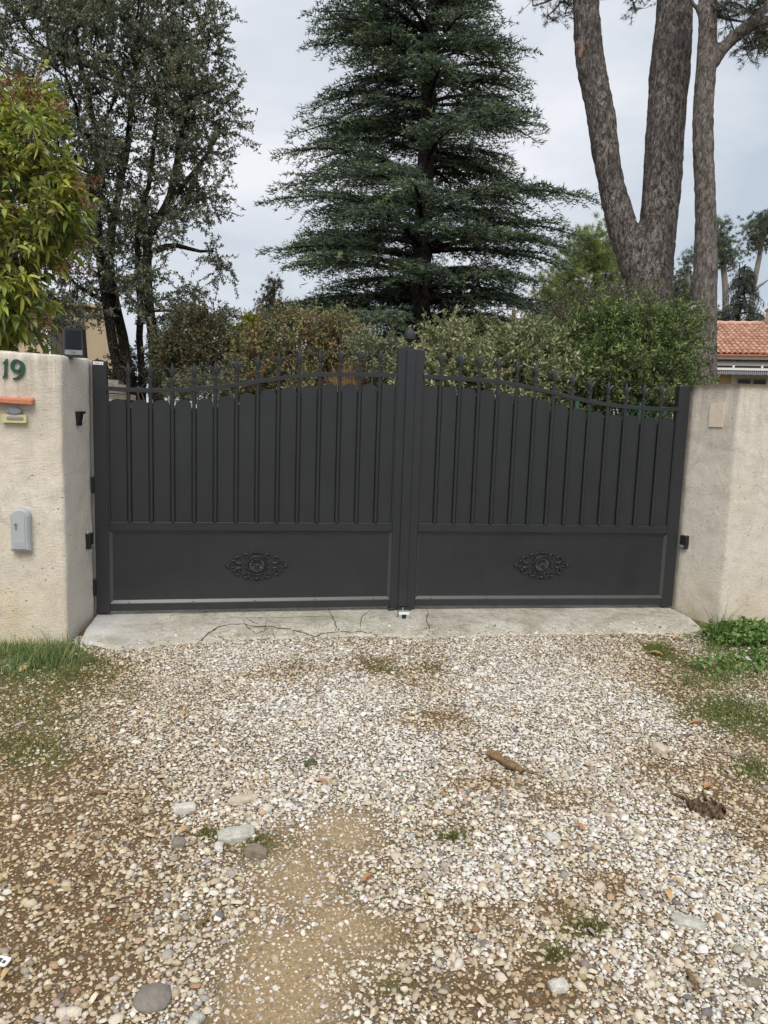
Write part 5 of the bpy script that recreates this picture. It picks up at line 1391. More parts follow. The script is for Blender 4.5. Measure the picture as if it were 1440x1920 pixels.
# --- holm oak, several stems
DO = 10.5
def S(pts, r0, r1, D): return (np.array([at(p[0], p[1], D + (p[2] if len(p) > 2 else 0)) for p in pts]), r0, r1)
def from_ground(pts, r0, r1, D):
    P = [at(p[0], p[1], D + (p[2] if len(p) > 2 else 0)) for p in pts]
    g0 = P[0].copy(); g0[2] = 0.0
    return (np.array([g0] + P), r0, r1)
OAKP = [lin(124, 132, 112), lin(108, 117, 97), lin(144, 150, 127), lin(92, 100, 82), lin(146, 141, 109)]  # leaf greens greyed, veiling lens flare put into the colour
plant('holm_oak', 'tall haze-greyed holm oak with several dark stems', 'tree',
      [(240, 90, DO, 190, 150, 1.7), (90, 110, DO, 190, 160, 1.7), (320, 230, DO, 120, 130, 1.5), (200, 290, DO, 150, 130, 1.5), (70, 330, DO, 140, 120, 1.4), (395, 190, DO, 65, 80, 1.0), (330, 70, DO, 85, 75, 1.2),
       (300, 410, DO, 110, 75, 1.2), (150, 450, DO, 150, 110, 1.4), (380, 330, DO, 60, 60, .8), (395, 475, DO, 55, 42, .6), (305, 585, DO - .3, 80, 70, 0.9), (120, 580, DO, 100, 60, 0.9), (240, 535, DO, 80, 50, .8), (160, 575, DO - .2, 45, 26, .5), (222, 588, DO - .3, 40, 26, .4), (60, 480, DO, 90, 90, .9), (350, 560, DO, 80, 60, .8), (440, 570, DO, 34, 30, .3),
       (200, -40, DO, 220, 90, 1.6), (420, 260, DO, 45, 40, .6), (430, 420, DO, 24, 20, .3), (350, 650, DO - .6, 80, 50, .7)],
      [from_ground([(234, 745), (222, 690), (210, 635), (198, 560), (186, 470), (180, 380), (185, 260), (150, 120), (130, 20)], 0.085, 0.03, DO),
       from_ground([(250, 745, .3), (241, 690, .3), (231, 635, .3), (214, 560, .3), (202, 480, .5), (230, 330, .8), (250, 180, .8), (260, 40, .8)], 0.090, 0.03, DO),
       from_ground([(297, 745), (291, 690), (285, 630), (279, 560), (272, 470), (290, 420), (320, 380), (335, 290), (350, 180), (345, 60)], 0.095, 0.03, DO),
       from_ground([(267, 745, .5), (265, 690, .5), (263, 630, .5), (262, 540, .5), (255, 440, .6), (280, 350, .8), (290, 240, .9), (310, 130, .9)], 0.062, 0.025, DO),
       S([(290, 470), (318, 462), (330, 445), (345, 470), (375, 480), (400, 470)], 0.05, 0.015, DO), S([(320, 380), (350, 340), (385, 300), (420, 240)], 0.045, 0.015, DO)],
      590, 8, 0.36, 33, 0.050, 0.0235, OAKP, [3, 3, 2, 2, 1], 201, bark=M['oak_bark'], gk=dict(twig_r=0.0055, rmax=0.05), out=0.5)

# --- laurel-leaved tree with reddish flower tips, just inside the wall
DL = 5.9
LP = [lin(172, 176, 72), lin(154, 164, 72), lin(118, 140, 72), lin(96, 120, 78), lin(192, 190, 96), lin(150, 150, 98)]
laurel_ell = [(30, 270, DL, 95, 100, .45), (-60, 260, DL, 110, 110, .6), (60, 400, DL, 95, 80, .45), (-70, 420, DL, 120, 110, .6), (20, 520, DL, 90, 90, .45), (-60, 580, DL, 110, 90, .5), (95, 440, DL, 55, 50, .25), (100, 330, DL, 45, 50, .25), (20, 620, DL, 70, 40, .3), (70, 215, DL, 45, 30, .2)]
lroot = plant('laurel_tree', 'glossy laurel-leaved tree with yellow-green leaves and rusty tips above the house number', 'tree', laurel_ell,
      [from_ground([(-40, 640), (-50, 520), (-30, 400), (10, 280)], 0.05, 0.012, DL), from_ground([(-20, 640), (10, 540), (40, 440), (60, 380)], 0.04, 0.012, DL)],
      215, 6, 0.19, 8, 0.100, 0.036, LP, [4, 4, 3, 2, 1.5, 2], 202, leafmat=M['leaf'], seg=3, droop=0.42, out=0.8, clumpcol=0.65, spread=0.75)
rng = np.random.default_rng(33)
T = ell_points(laurel_ell, 46, rng, 0.15); T2 = np.array([at(*q, DL - .35) for q in ((160, 352), (150, 362), (165, 385), (30, 170), (10, 160), (60, 150), (150, 500), (105, 210), (15, 190), (80, 590))]); T = np.concatenate([T, T2])
(Vr, Fr, Cr), _ = twig_foliage(T, T.mean(0), 7, 0.10, 14, 0.032, 0.010, [lin(132, 92, 68), lin(150, 114, 74), lin(122, 80, 64)], [2, 1, 1.5], rng)
b = np.array(lroot.location); fast_mesh('flower_tips', Vr - b, Fr, M['small_leaf'], lroot, col=Cr)

# --- cedar
def cedar(D, px0, seed):
    rng = np.random.default_rng(seed)
    base = at(px0, 640, D); base[2] = 0; top = at(px0 + 27, 0, D); 
    ax = (top - base) / top[2]
    H = 18.0
    root = empty('cedar_tree', tuple(base)); tag(root, 'large dark green cedar with layered branches in the middle', 'tree')
    ch = []; zs = np.linspace(0, H, 40); ch.append((np.stack([ax[0] * zs, ax[1] * zs, zs], -1), np.interp(zs, [0, 2, 6, 12, 18], [0.36, 0.31, 0.235, 0.16, 0.02])))
    NV, NC = [], []
    PAL = np.array([lin(82, 101, 80), lin(100, 116, 88), lin(66, 84, 72), lin(124, 134, 92), lin(92, 108, 98)])
    right, fw = RIGHT.copy(), FWD.copy()
    def spray(P, u, hd, lat, L, gap, ustart, width):
        """branchlets either side of a bough, each set with short needle tufts"""
        ns = max(5, int(L * 0.85 / gap)); us = np.linspace(ustart, 1.0, ns)
        for sgn in (-1, 1):
            uu = np.clip(us + rng.uniform(-.015, .015, ns), 0, 1)
            bp = np.stack([np.interp(uu, u, P[:, i]) for i in range(3)], -1)
            sl = (width * L * (1 - uu) ** 0.75 * sstep(0.08, 0.36, uu) + 0.17) * rng.uniform(0.5, 1.25, ns)
            ang = rad(58) - 0.35 * uu + rng.normal(0, 0.16, ns)
            sd = hd[None] * np.cos(ang)[:, None] + lat[None] * (sgn * np.sin(ang))[:, None]
            for i in range(ns):
                m_ = max(3, int(sl[i] / 0.066)); v = np.linspace(0.08, 1, m_)
                q_ = bp[i] + sd[i] * (sl[i] * v)[:, None]
                q_[:, 2] += rng.uniform(-.66, -.08) * sl[i] * v ** 1.6 + rng.uniform(-.05, .28) * sl[i] * v + rng.normal(0, 0.018, m_); q_[:, :2] += rng.normal(0, .012, (m_, 2))
                if sl[i] > 0.4 and i % 3 == 0: ch.append((np.stack([bp[i], q_[m_ // 2], q_[-1]]), np.array([0.007, 0.005, 0.002])))
                base_ = np.repeat(q_, 3, 0); nn = len(base_)
                dr = norm(sd[i][None] * 0.75 + rng.normal(0, 0.58, (nn, 3)) * np.array([1, 1, .7]) + np.array([0, 0, 0.06]))
                ln = rng.uniform(0.08, 0.17, nn)[:, None]; wv = norm(np.cross(dr, rng.normal(size=(nn, 3)))) * 0.0135
                NV.append(np.stack([base_ - wv, base_ + wv, base_ + dr * ln], 1).reshape(-1, 3))
                c = PAL[rng.choice(5, p=[.3, .27, .18, .1, .15])] * rng.normal(1, 0.1)
                NC.append(np.repeat((c[None] * rng.normal(1, 0.12, (nn, 1))).clip(0.004, .4), 3, 0))
    z = 1.2; az = 0.0
    while z < H - 0.6:
        for q in range(7 if z < 5.5 else 6 if z < 12.5 else 2):
            az = rng.uniform(0, 2 * np.pi)
            hd = np.array([math.cos(az), math.sin(az), 0])
            facing = -(hd @ fw)                        # 1 towards the drive
            if facing > 0.5 and rng.random() < (0.5 if 3 < z < 11 else 0.2): continue
            sideR = hd @ right
            L = np.interp(z, [2, 4, 7, 10, 12, 16, 18], [4.9, 4.5, 3.7, 3.1, 2.6, 1.2, 0.2]) * (1.0 if sideR < 0 else 0.94) * rng.uniform(0.60, 1.14)
            if rng.random() < 0.07: L *= 1.12
            zz = z + rng.uniform(-.15, .15)
            rise = np.interp(zz, [2, 6, 12, 18], [0.10, 0.26, 0.40, 0.8]) * rng.uniform(0.3, 1.5)
            k = 14; u = np.linspace(0, 1, k)
            h = zz + L * (rise * u - (rise * 0.68 + 0.10) * u ** 2.3)
            lat = np.array([-hd[1], hd[0], 0]); bend = rng.normal(0, 0.07) * L
            P = ax[None] * zz * np.array([1, 1, 0]) + hd[None] * (L * u)[:, None] + lat[None] * (bend * u * u)[:, None]
            P[:, 2] = h
            ch.append((P[::2], np.interp(u, [0, 1], [0.018 + 0.014 * L, 0.006])[::2]))
            spray(P, u, hd, lat, L, 0.12 if zz < 12.6 else 0.26, 0.14 + 0.08 * rng.random(), 0.34)
            if L > 1.6 and zz < 12.6:
                for sgn in (-1, 1):                    # secondary boughs fill the fan between the main ones
                    for u0 in (rng.uniform(.22, .4), rng.uniform(.45, .65)):
                        L2 = L * (1 - u0) * rng.uniform(.55, .85); an = sgn * rng.uniform(.45, .85)
                        h2 = hd * math.cos(an) + lat * math.sin(an); l2 = np.array([-h2[1], h2[0], 0]); p0 = np.array([np.interp(u0, u, P[:, i]) for i in range(3)])
                        P2 = p0[None] + h2[None] * (L2 * u)[:, None]; P2[:, 2] = p0[2] + L2 * (rng.uniform(.0, .22) * u - rng.uniform(.16, .42) * u ** 2.1)
                        ch.append((P2[::3], np.interp(u, [0, 1], [0.012 + 0.008 * L2, 0.004])[::3]))
                        spray(P2, u, h2, l2, L2, 0.15, 0.12, 0.30)
        z += rng.uniform(0.26, 0.36)
    tubes_mesh('trunk', ch, M['cedar_bark'], root)
    V = np.concatenate(NV); fast_mesh('crown', V, np.arange(len(V)).reshape(-1, 3), M['needle'], root, col=np.concatenate(NC))
    return root
cedar(19.0, 784, 301)

# --- pines with bare trunks
def blend_trunk(chains, voxel, seed, mat, name, parent, amp=0.02, freq=(9, 9, 3.2)):
    me = bpy.data.meshes.new(name + '_raw'); Vs, Fs, off = [], [], 0
    for P, R in chains:
        n = 20; T = norm(np.gradient(P, axis=0)); ref = np.array([0.2, 1.0, 0.1]); a = norm(np.cross(T, ref)); b = np.cross(a, T); th = 2 * np.pi * np.arange(n) / n
        V = P[:, None] + R[:, None, None] * (np.cos(th)[None, :, None] * a[:, None] + np.sin(th)[None, :, None] * b[:, None]); k = len(P)
        Vs += [tuple(v) for v in V.reshape(-1, 3)]
        Fs += [(off + i * n + j, off + i * n + (j + 1) % n, off + (i + 1) * n + (j + 1) % n, off + (i + 1) * n + j) for i in range(k - 1) for j in range(n)]
        Fs += [tuple(off + j for j in range(n - 1, -1, -1)), tuple(off + (k - 1) * n + j for j in range(n))]; off += k * n
    me.from_pydata([tuple(float(c) for c in v) for v in Vs], [], Fs); me.update()
    o = bpy.data.objects.new(name + '_raw', me); COL.objects.link(o)
    md = o.modifiers.new('r', 'REMESH'); md.mode = 'VOXEL'; md.voxel_size = voxel
    sm = o.modifiers.new('s', 'SMOOTH'); sm.iterations = 8; sm.factor = 0.5
    dg = bpy.context.evaluated_depsgraph_get(); ev = o.evaluated_get(dg); m2 = bpy.data.meshes.new_from_object(ev)
    bpy.data.objects.remove(o); bpy.data.meshes.remove(me)
    nv = len(m2.vertices); co = np.empty(nv * 3, np.float32); m2.vertices.foreach_get('co', co); co = co.reshape(-1, 3)
    no = np.empty(nv * 3, np.float32); m2.vertices.foreach_get('normal', no); no = no.reshape(-1, 3)
    f = np.array(freq); q = co * f + 1.3 * fbm(co * 4, 2, seed + 2)[:, None]
    cellv = 1 - np.abs(2 * vnoise(q, seed) - 1) ; fine = fbm(co * np.array([26, 26, 12]), 3, seed + 5)
    d = amp * (0.9 * (np.abs(2 * vnoise(q, seed) - 1)) ** 0.6 - 0.5) + amp * 0.9 * (fine - 0.5) + amp * 1.6 * (fbm(co * np.array([1.6, 1.6, 1.1]), 2, seed + 8) - 0.5)
    co = co + no * d[:, None]; m2.vertices.foreach_set('co', co.astype(np.float32).ravel()); m2.update()
    m2.polygons.foreach_set('use_smooth', [True] * len(m2.polygons)); m2.materials.clear(); m2.materials.append(mat); m2.name = name
    o = bpy.data.objects.new(name, m2); COL.objects.link(o); o.parent = parent; return o
def path_of(pts, D, ground=True, n=40, sub=None):
    P = [at(p[0], p[1], D) for p in pts]; R = [p[2] / 2 * D / FPX for p in pts]
    if ground: g0 = P[0].copy(); g0[2] = -0.2; P = [g0] + P; R = [R[0] * 1.12] + R
    P, R = np.array(P), np.array(R); seg = np.concatenate([[0], np.cumsum(np.linalg.norm(np.diff(P, axis=0), axis=1))]); u = np.linspace(0, seg[-1], n)
    Q = np.stack([np.interp(u, seg, P[:, i]) for i in range(3)], -1); r = np.interp(u, seg, R)
    for _ in range(3): Q[1:-1] = (Q[:-2] + 2 * Q[1:-1] + Q[2:]) / 4; r[1:-1] = (r[:-2] + 2 * r[1:-1] + r[2:]) / 4
    return Q - (np.array(sub) if sub is not None else 0), r
def tufts(P, Dn, nn, L, w, pal, rng, tight=0.55):
    """needle tufts: nn thin triangles round each twig end"""
    n = len(P); B = np.repeat(P, nn, 0); d = norm(np.repeat(Dn, nn, 0) * tight + rsphere(n * nn, rng))
    ln = L * rng.uniform(0.6, 1.15, (n * nn, 1)); s = norm(np.cross(d, rng.normal(size=(n * nn, 3)))) * w
    B = B + rng.normal(0, L * 0.12, B.shape)
    V = np.stack([B - s, B + s, B + d * ln], 1).reshape(-1, 3)
    C = np.repeat(np.repeat(pick_cols(n, pal, [1] * len(pal), rng), nn, 0) * rng.normal(1, .1, (n * nn, 1)), 3, 0).clip(0.003, .6)
    return V, C
def pine_foliage(root, off, stems, ells, ncl, pal, seed, ntw=6, tl=0.3, L=0.10, nn=22, w=0.0035, bark=None, rngk={}):
    rng = np.random.default_rng(seed); T = ell_points(ells, ncl, rng, 0.4)
    br, T = grow(stems, T, rng=rng, step=0.2, twig_r=0.007, upbias=0.2, wob=0.8, **rngk)
    n = len(T) * ntw; tt = np.repeat(T, ntw, 0); d = norm(rsphere(n, rng) + np.array([0, 0, .25])); ln = tl * rng.uniform(.4, 1.2, n); e = tt + d * ln[:, None]
    tw = [(np.stack([tt[i], (tt[i] + e[i]) / 2 + np.array([0, 0, -.02]), e[i]]), np.array([.006, .004, .002])) for i in range(n)]
    P = np.concatenate([e, tt + d * ln[:, None] * .75]); dd = np.concatenate([d, d])
    V, C = tufts(P, dd, nn, L, w, pal, rng)
    tubes_mesh('branches', [(p - off, r) for p, r in br + tw], bark or M['twig'], root)
    fast_mesh('crown', V - off, np.arange(len(V)).reshape(-1, 3), M['needle'], root, col=C)
PINEP = [lin(62, 74, 58), lin(48, 58, 48), lin(78, 86, 66), lin(66, 66, 54)]
DP = 12.5
b0 = at(1222, 640, DP); b0[2] = 0
pr = empty('forked_pine', tuple(b0)); tag(pr, 'massive forked pine with two bare trunks rising from one base', 'tree')
main = path_of([(1221, 640, 88), (1220, 580, 84), (1221, 525, 80), (1228, 470, 72), (1234, 430, 70), (1239, 380, 70), (1243, 320, 70), (1248, 225, 70), (1253, 170, 71), (1258, 112, 71), (1266, 0, 66), (1272, -120, 62), (1276, -300, 54)], DP, True, 70, b0)
left = path_of([(1212, 560, 64), (1196, 510, 58), (1178, 460, 58), (1163, 415, 54), (1150, 365, 50), (1142, 330, 48), (1134, 280, 50), (1128, 225, 51), (1116, 165, 52), (1106, 112, 52), (1100, 50, 49), (1098, 0, 47), (1090, -150, 42), (1082, -300, 34)], DP, False, 60, b0)
blend_trunk([main, left], 0.033, 401, M['pine_bark'], 'trunk', pr, 0.026)
# sawn branch scar on the left stem
sc = at(1091, 95, DP - 0.12) - b0
mb = MB(); P_ = [(0.075 * math.cos(t) * 0.6, 0.10 * math.sin(t) * 1.2) for t in np.linspace(0, 2 * math.pi, 16, endpoint=False)]
tt_ = norm(np.array([-RIGHT * 0.9 - FWD * 0.62]))[0]; ss_ = norm(np.cross(tt_, np.array([[0, 0, 1.0]])))[0]
V = [sc + ss_ * x + np.array([0, 0, 1.0]) * z + tt_ * 0.03 for x, z in P_] + [sc + ss_ * x * 1.3 + np.array([0, 0, 1.0]) * z * 1.25 - tt_ * 0.08 for x, z in P_]
mb.add(V, [tuple(range(16))] + [(i, 16 + i, 16 + (i + 1) % 16, (i + 1) % 16) for i in range(16)]); mb.build('branch_scar', simple('fresh_cut_wood', (0.28, 0.16, 0.105), 0.8, var=0.2, scale=20), pr)
pine_foliage(pr, b0, [S([(1095, -40), (1060, -20), (1030, 5), (1000, 10)], 0.03, 0.012, DP), S([(1250, -60), (1215, -30), (1190, 5)], 0.03, 0.01, DP), S([(1110, -30), (1150, -25), (1185, 2)], 0.03, 0.01, DP),
             S([(1084, -200), (1040, -240), (1000, -260)], 0.06, 0.02, DP), S([(1271, -230), (1300, -300), (1330, -330)], 0.06, 0.02, DP)],
             [(1035, 22, DP, 42, 26, .35), (1062, 6, DP, 26, 22, .3), (1000, -5, DP, 26, 20, .3), (1140, 0, DP, 28, 10, .25), (1200, 8, DP, 20, 24, .3), (1165, -10, DP, 25, 18, .3), (1000, -260, DP, 90, 40, .8), (1300, -340, DP, 100, 50, .8)], 125, PINEP, 402, ntw=4, tl=0.24, L=0.085, nn=15)
DQ = 11.5
b1 = at(1322, 715, DQ); b1[2] = 0
ps = empty('slender_pine', tuple(b1)); tag(ps, 'slimmer single trunked pine beside the tiled house, branching at the top', 'tree')
mainq = path_of([(1317, 715, 52), (1318, 650, 48), (1320, 600, 45), (1322, 525, 44), (1324, 450, 39), (1321, 337, 37), (1317, 240, 38), (1320, 169, 37), (1326, 112, 38), (1327, 60, 35), (1327, 0, 34), (1332, -120, 30), (1336, -260, 22)], DQ, True, 60, b1)
limb = path_of([(1334, 118, 30), (1350, 95, 25), (1375, 70, 22), (1405, 45, 20), (1440, 10, 17), (1500, -60, 13)], DQ, False, 26, b1)
limb2 = path_of([(1385, 62, 16), (1410, 52, 15), (1445, 36, 14), (1500, 20, 12)], DQ, False, 16, b1)
twl = path_of([(1322, 40, 14), (1310, 22, 9), (1300, 8, 8), (1288, -20, 7)], DQ, False, 14, b1)
knots = [path_of([(1306, 165 + 0, 24), (1302, 168, 20)], DQ, False, 4, b1), path_of([(1333, 190, 22), (1337, 192, 16)], DQ, False, 4, b1), path_of([(1304, 245, 20), (1300, 246, 16)], DQ, False, 4, b1)]
blend_trunk([mainq, limb, limb2, twl], 0.024, 411, M['pine_bark_pale'], 'trunk', ps, 0.016, (11, 11, 5))
pine_foliage(ps, b1, [S([(1345, 30), (1370, 40), (1395, 40)], .03, .012, DQ), S([(1392, 68), (1405, 85), (1425, 85)], .015, .008, DQ), S([(1380, 66), (1370, 40), (1360, 15)], .015, .008, DQ), S([(1440, 10), (1420, -10)], .02, .01, DQ)],
             [(1365, 20, DQ, 45, 22, .4), (1420, 12, DQ, 40, 20, .4), (1350, 55, DQ, 18, 14, .2), (1400, 88, DQ, 42, 22, .4), (1432, 78, DQ, 26, 22, .3), (1450, 60, DQ, 40, 30, .4)], 85, PINEP, 412, ntw=4, tl=0.22, L=0.08, nn=14)

# --- distant trees
def far_pine(name, label, D, trunk, ells, ncl, pal, seed, wtrunk, nn=16, L=0.22, w=0.012, tl=0.5, ntw=7, extra=()):
    b = at(trunk[0][0], trunk[0][1], D); b[2] = 0
    root = empty(name, tuple(b)); tag(root, label, 'tree')
    P = [at(p[0], p[1], D) for p in trunk]; g0 = P[0].copy(); g0[2] = 0; P = np.array([g0] + P)
    st = [(P, wtrunk, wtrunk * 0.4)] + [S(e, wtrunk * .4, wtrunk * .12, D) for e in extra]
    rng = np.random.default_rng(seed); T = ell_points(ells, ncl, rng, 0.4); br, T = grow(st, T, rng=rng, step=0.5, twig_r=0.014, rmax=wtrunk * .5)
    n = len(T) * ntw; tt = np.repeat(T, ntw, 0); d = norm(rsphere(n, rng) + np.array([0, 0, .35])); e = tt + d * (tl * rng.uniform(.2, 1.2, n))[:, None]
    V, C = tufts(e, d, nn, L, w, pal, rng)
    tubes_mesh('trunk', [(p - b, r) for p, r in br], simple('far_bark', (0.20, 0.175, 0.155), 0.9, var=0.2, scale=3), root)
    fast_mesh('crown', V - b, np.arange(len(V)).reshape(-1, 3), M['needle'], root, col=C); return root
FP = [lin(96, 108, 74), lin(82, 98, 70), lin(116, 122, 80), lin(74, 88, 66)]
FP2 = [lin(84, 96, 76), lin(72, 86, 70), lin(98, 106, 84)]
far_pine('young_pine', 'bright green bushy pine behind the forked pine', 26, [(1120, 660), (1115, 560), (1120, 450)], [(1125, 465, 26, 50, 45, 1.2), (1070, 520, 26, 50, 45, 1.2), (1150, 520, 26, 45, 60, 1.2), (1045, 585, 26, 40, 40, 1.0), (1100, 580, 26, 60, 45, 1.2), (1160, 440, 26, 22, 22, .6), (1030, 560, 26, 28, 40, .8), (1085, 480, 26, 30, 34, .8)], 330, [lin(128, 142, 76), lin(112, 130, 76), lin(142, 152, 84), lin(98, 116, 74)], 501, 0.16, tl=0.5, L=0.2, nn=30, w=.0065)
far_pine('far_pine', 'distant pine with rounded crown nearest the slender trunk', 42, [(1362, 640), (1360, 540), (1353, 470), (1350, 430)], [(1352, 430, 42, 26, 18, 1.0), (1350, 465, 42, 36, 28, 1.2), (1362, 490, 42, 26, 18, 1.0), (1335, 500, 42, 22, 14, .8)], 95, FP2, 502, 0.30, w=.014)
far_pine('far_pine', 'distant leaning pine at the right edge above the roof', 44, [(1405, 640), (1412, 540), (1424, 480), (1430, 440)], [(1425, 425, 44, 32, 20, 1.2), (1415, 455, 44, 26, 20, 1.0), (1445, 440, 44, 26, 30, 1.0), (1440, 415, 44, 22, 16, 1.0)], 95, FP2, 503, 0.30, w=.014, extra=([(1413, 545), (1440, 525)],))
far_pine('far_pine', 'distant grey-green pine half hidden between the pine trunks', 40, [(1290, 660), (1290, 560), (1290, 500)], [(1292, 490, 40, 20, 24, 1.0), (1285, 530, 40, 24, 30, 1.0), (1268, 550, 40, 22, 26, 1.0), (1300, 560, 40, 26, 30, 1.0), (1275, 580, 40, 26, 20, 1.0)], 120, FP2, 504, 0.25, w=.013)
far_pine('dark_conifer', 'dark pointed conifer beside the cedar base', 30, [(512, 660), (512, 600), (514, 530)], [(514, 540, 30, 10, 22, .5), (505, 572, 30, 22, 20, .8), (495, 598, 30, 28, 16, .8), (520, 600, 30, 30, 26, .8)], 110, [lin(44, 52, 40), lin(58, 62, 46), lin(78, 74, 56)], 505, 0.14, tl=0.3, L=0.14)
far_pine('thin_pale_tree', 'pale thin distant tree beside the utility pole', 38, [(1000, 660), (1000, 600), (995, 565)], [(1000, 580, 38, 34, 24, 1.0), (985, 610, 38, 36, 20, 1.0), (1020, 610, 38, 26, 20, 1.0)], 60, [lin(128, 132, 118), lin(108, 112, 98)], 506, 0.10, nn=9, tl=0.4, L=.16, w=.008)
far_pine('far_shrub', 'low dark green tree on the skyline behind the roof', 36, [(1380, 640), (1380, 610)], [(1345, 600, 36, 22, 18, 1.0), (1420, 605, 36, 24, 14, 1.0), (1385, 610, 36, 30, 12, 1.0), (1330, 590, 36, 14, 22, 1.0)], 80, [lin(78, 90, 66), lin(62, 74, 56)], 507, 0.12, tl=0.4, L=.16)
def bare_cedar(D, px, ytop, label, seed):
    rng = np.random.default_rng(seed); b = at(px, 640, D); b[2] = 0; top = at(px + 3, ytop, D); H = top[2]
    root = empty('sparse_cedar', tuple(b)); tag(root, label, 'tree'); ch = [(np.array([(0, 0, 0), (0.0, 0, H * .5), (top[0] - b[0], top[1] - b[1], H)]), np.array([.16, .1, .02]))]; NV, NC = [], []
    for z in np.sort(rng.uniform(H * .45, H * .98, 34)):
        for q in range(4):
            a = rng.uniform(0, 6.28); z = z + rng.uniform(-.2, .2); L = (H - z) * 0.42 * rng.uniform(.25, 1.25) + .25; hd = np.array([math.cos(a), math.sin(a), 0]); u = np.linspace(0, 1, 9)
            P = hd * (L * u)[:, None]; P[:, 2] = z + L * (.18 * u - .55 * u ** 2.4); ch.append((P, np.interp(u, [0, 1], [.03, .008])))
            B = np.repeat(P[2:], 22, 0); B[:, 2] -= rng.uniform(0, .22, len(B)); d = norm(rng.normal(size=B.shape) * .5 + np.array([0, 0, -.9])); s = norm(np.cross(d, rng.normal(size=B.shape))) * .010
            NV.append(np.stack([B - s, B + s, B + d * .16], 1).reshape(-1, 3)); NC.append(np.repeat(lin(82, 92, 84)[None] * rng.normal(1, .15, (len(B), 1)), 3, 0))
    tubes_mesh('trunk', ch, M['cedar_bark'], root); V = np.concatenate(NV); fast_mesh('crown', V, np.arange(len(V)).reshape(-1, 3), M['needle'], root, col=np.concatenate(NC).clip(.003, .5))
bare_cedar(34, 1384, 492, 'sparse drooping cedar between the distant pines above the roof', 508)

# utility pole and lamp
p = at(962, 610, 36); p2 = at(963, 581, 36)
up_ = empty('utility_pole', (p[0], p[1], 0)); tag(up_, 'distant wooden utility pole right of the cedar', 'pole')
mb = MB(); mb.tube([(0, 0, 0), (0, 0, p2[2])], [0.13, 0.10], 8); mb.build('post', simple('pole_wood', (0.22, 0.16, 0.11), 0.9), up_)
mb = MB(); mb.box((-0.06, -0.16, p2[2] - 0.5), (0.8, -0.11, p2[2] - 0.42)); mb.build('crossarm', M['lamp_grey'], up_)
DLm = 10.6
h0 = at(1296, 578, DLm)
lp = empty('garden_lamp', (h0[0] - 0.02, h0[1] + 0.1, 0)); tag(lp, 'grey lamp head poking out of the green shrub beside the slender pine', 'lamp')
lo = np.array(lp.location)
mb = MB(); mb.tube([(0.12, 0.1, 0), (0.12, 0.1, h0[2] - 0.12), (0.10, 0.06, h0[2] - 0.02), (0.04, -0.02, h0[2] + 0.02)], [0.03, 0.026, 0.022, 0.02], 8); mb.build('pole', M['lamp_grey'], lp)
mb = MB(); A, B = at(1284, 582, DLm) - lo, at(1306, 575, DLm) - lo; t = np.linspace(0, 1, 9)
mb.tube(A + (B - A) * t[:, None], 0.052 * np.sin(np.pi * (t * .86 + .07)) ** .6, 10, flat=0.8); mb.build('head', M['lamp_grey'], lp, True)
A = at(1295, 590, DLm) - lo
mb = MB(); mb.add([A + np.array(q) for q in ((-.03, 0, -.02), (.045, 0, -.045), (.03, 0, .03), (-.03, .05, -.02), (.045, .05, -.045), (.03, .05, .03))], [(0, 1, 2), (5, 4, 3), (0, 3, 4, 1), (1, 4, 5, 2), (2, 5, 3, 0)]); mb.build('bracket', M['white_paint'], lp)

# --- shrubs along the inside of the gate
def shrub(name, label, ells, base, ncl, ntw, tl, nl, L, W, pal, wts, seed, nstem=5, lm=None, bark=None, **kw):
    rng = np.random.default_rng(seed); D = ells[0][2]; g0 = at(base[0], base[1], D); st = []
    for k in range(nstem):
        e = ells[k % len(ells)]; t = at(e[0] + rng.uniform(-.4, .4) * e[3], e[1] + rng.uniform(-.1, .5) * e[4], e[2]); b = np.array([g0[0] + rng.uniform(-.15, .15), g0[1] + rng.uniform(-.15, .15), 0.0])
        if k == 0: b = np.array([g0[0], g0[1], 0.0])
        st.append((np.array([b, b + (t - b) * np.array([.3, .3, .5]), t]), 0.022, 0.008))
    return plant(name, label, 'shrub', ells, st, ncl, ntw, tl, nl, L, W, pal, wts, seed, group='shrubs behind the gate', leafmat=lm, bark=bark, parts=('stems', 'foliage'), **kw)
GREEN_S = [lin(106, 128, 68), lin(86, 112, 60), lin(130, 146, 80), lin(72, 97, 58), lin(150, 158, 100)]
SILVER = [lin(152, 157, 116), lin(130, 139, 96), lin(178, 177, 138), lin(104, 117, 76), lin(146, 149, 103)]
RUST = [lin(128, 132, 88), lin(148, 126, 90), lin(156, 110, 88), lin(112, 122, 78), lin(150, 148, 104)]
shrub('green_shrub', 'large mid green shrub in front of the two pine trunks', [(1180, 690, 6.9, 120, 85, .8), (1100, 660, 6.9, 70, 60, .6), (1250, 660, 6.9, 62, 62, .6), (1190, 620, 6.9, 60, 50, .5), (1260, 620, 6.9, 40, 34, .4), (1110, 720, 6.7, 80, 70, .6), (1230, 740, 6.6, 95, 55, .6), (1120, 620, 7, 45, 35, .4)],
      (1190, 800), 260, 8, 0.24, 18, 0.046, 0.016, GREEN_S, [3, 3, 2, 2, 1], 601, nstem=9)
shrub('variegated_shrub', 'silvery variegated shrub right behind the gate centre', [(860, 710, 6.3, 95, 62, .6), (850, 650, 6.3, 34, 32, .3), (940, 720, 6.3, 80, 60, .6), (800, 700, 6.3, 60, 50, .5)], (870, 800), 150, 8, 0.22, 17, 0.046, 0.018, SILVER, [3, 3, 2, 2, 1.5], 602, nstem=7)
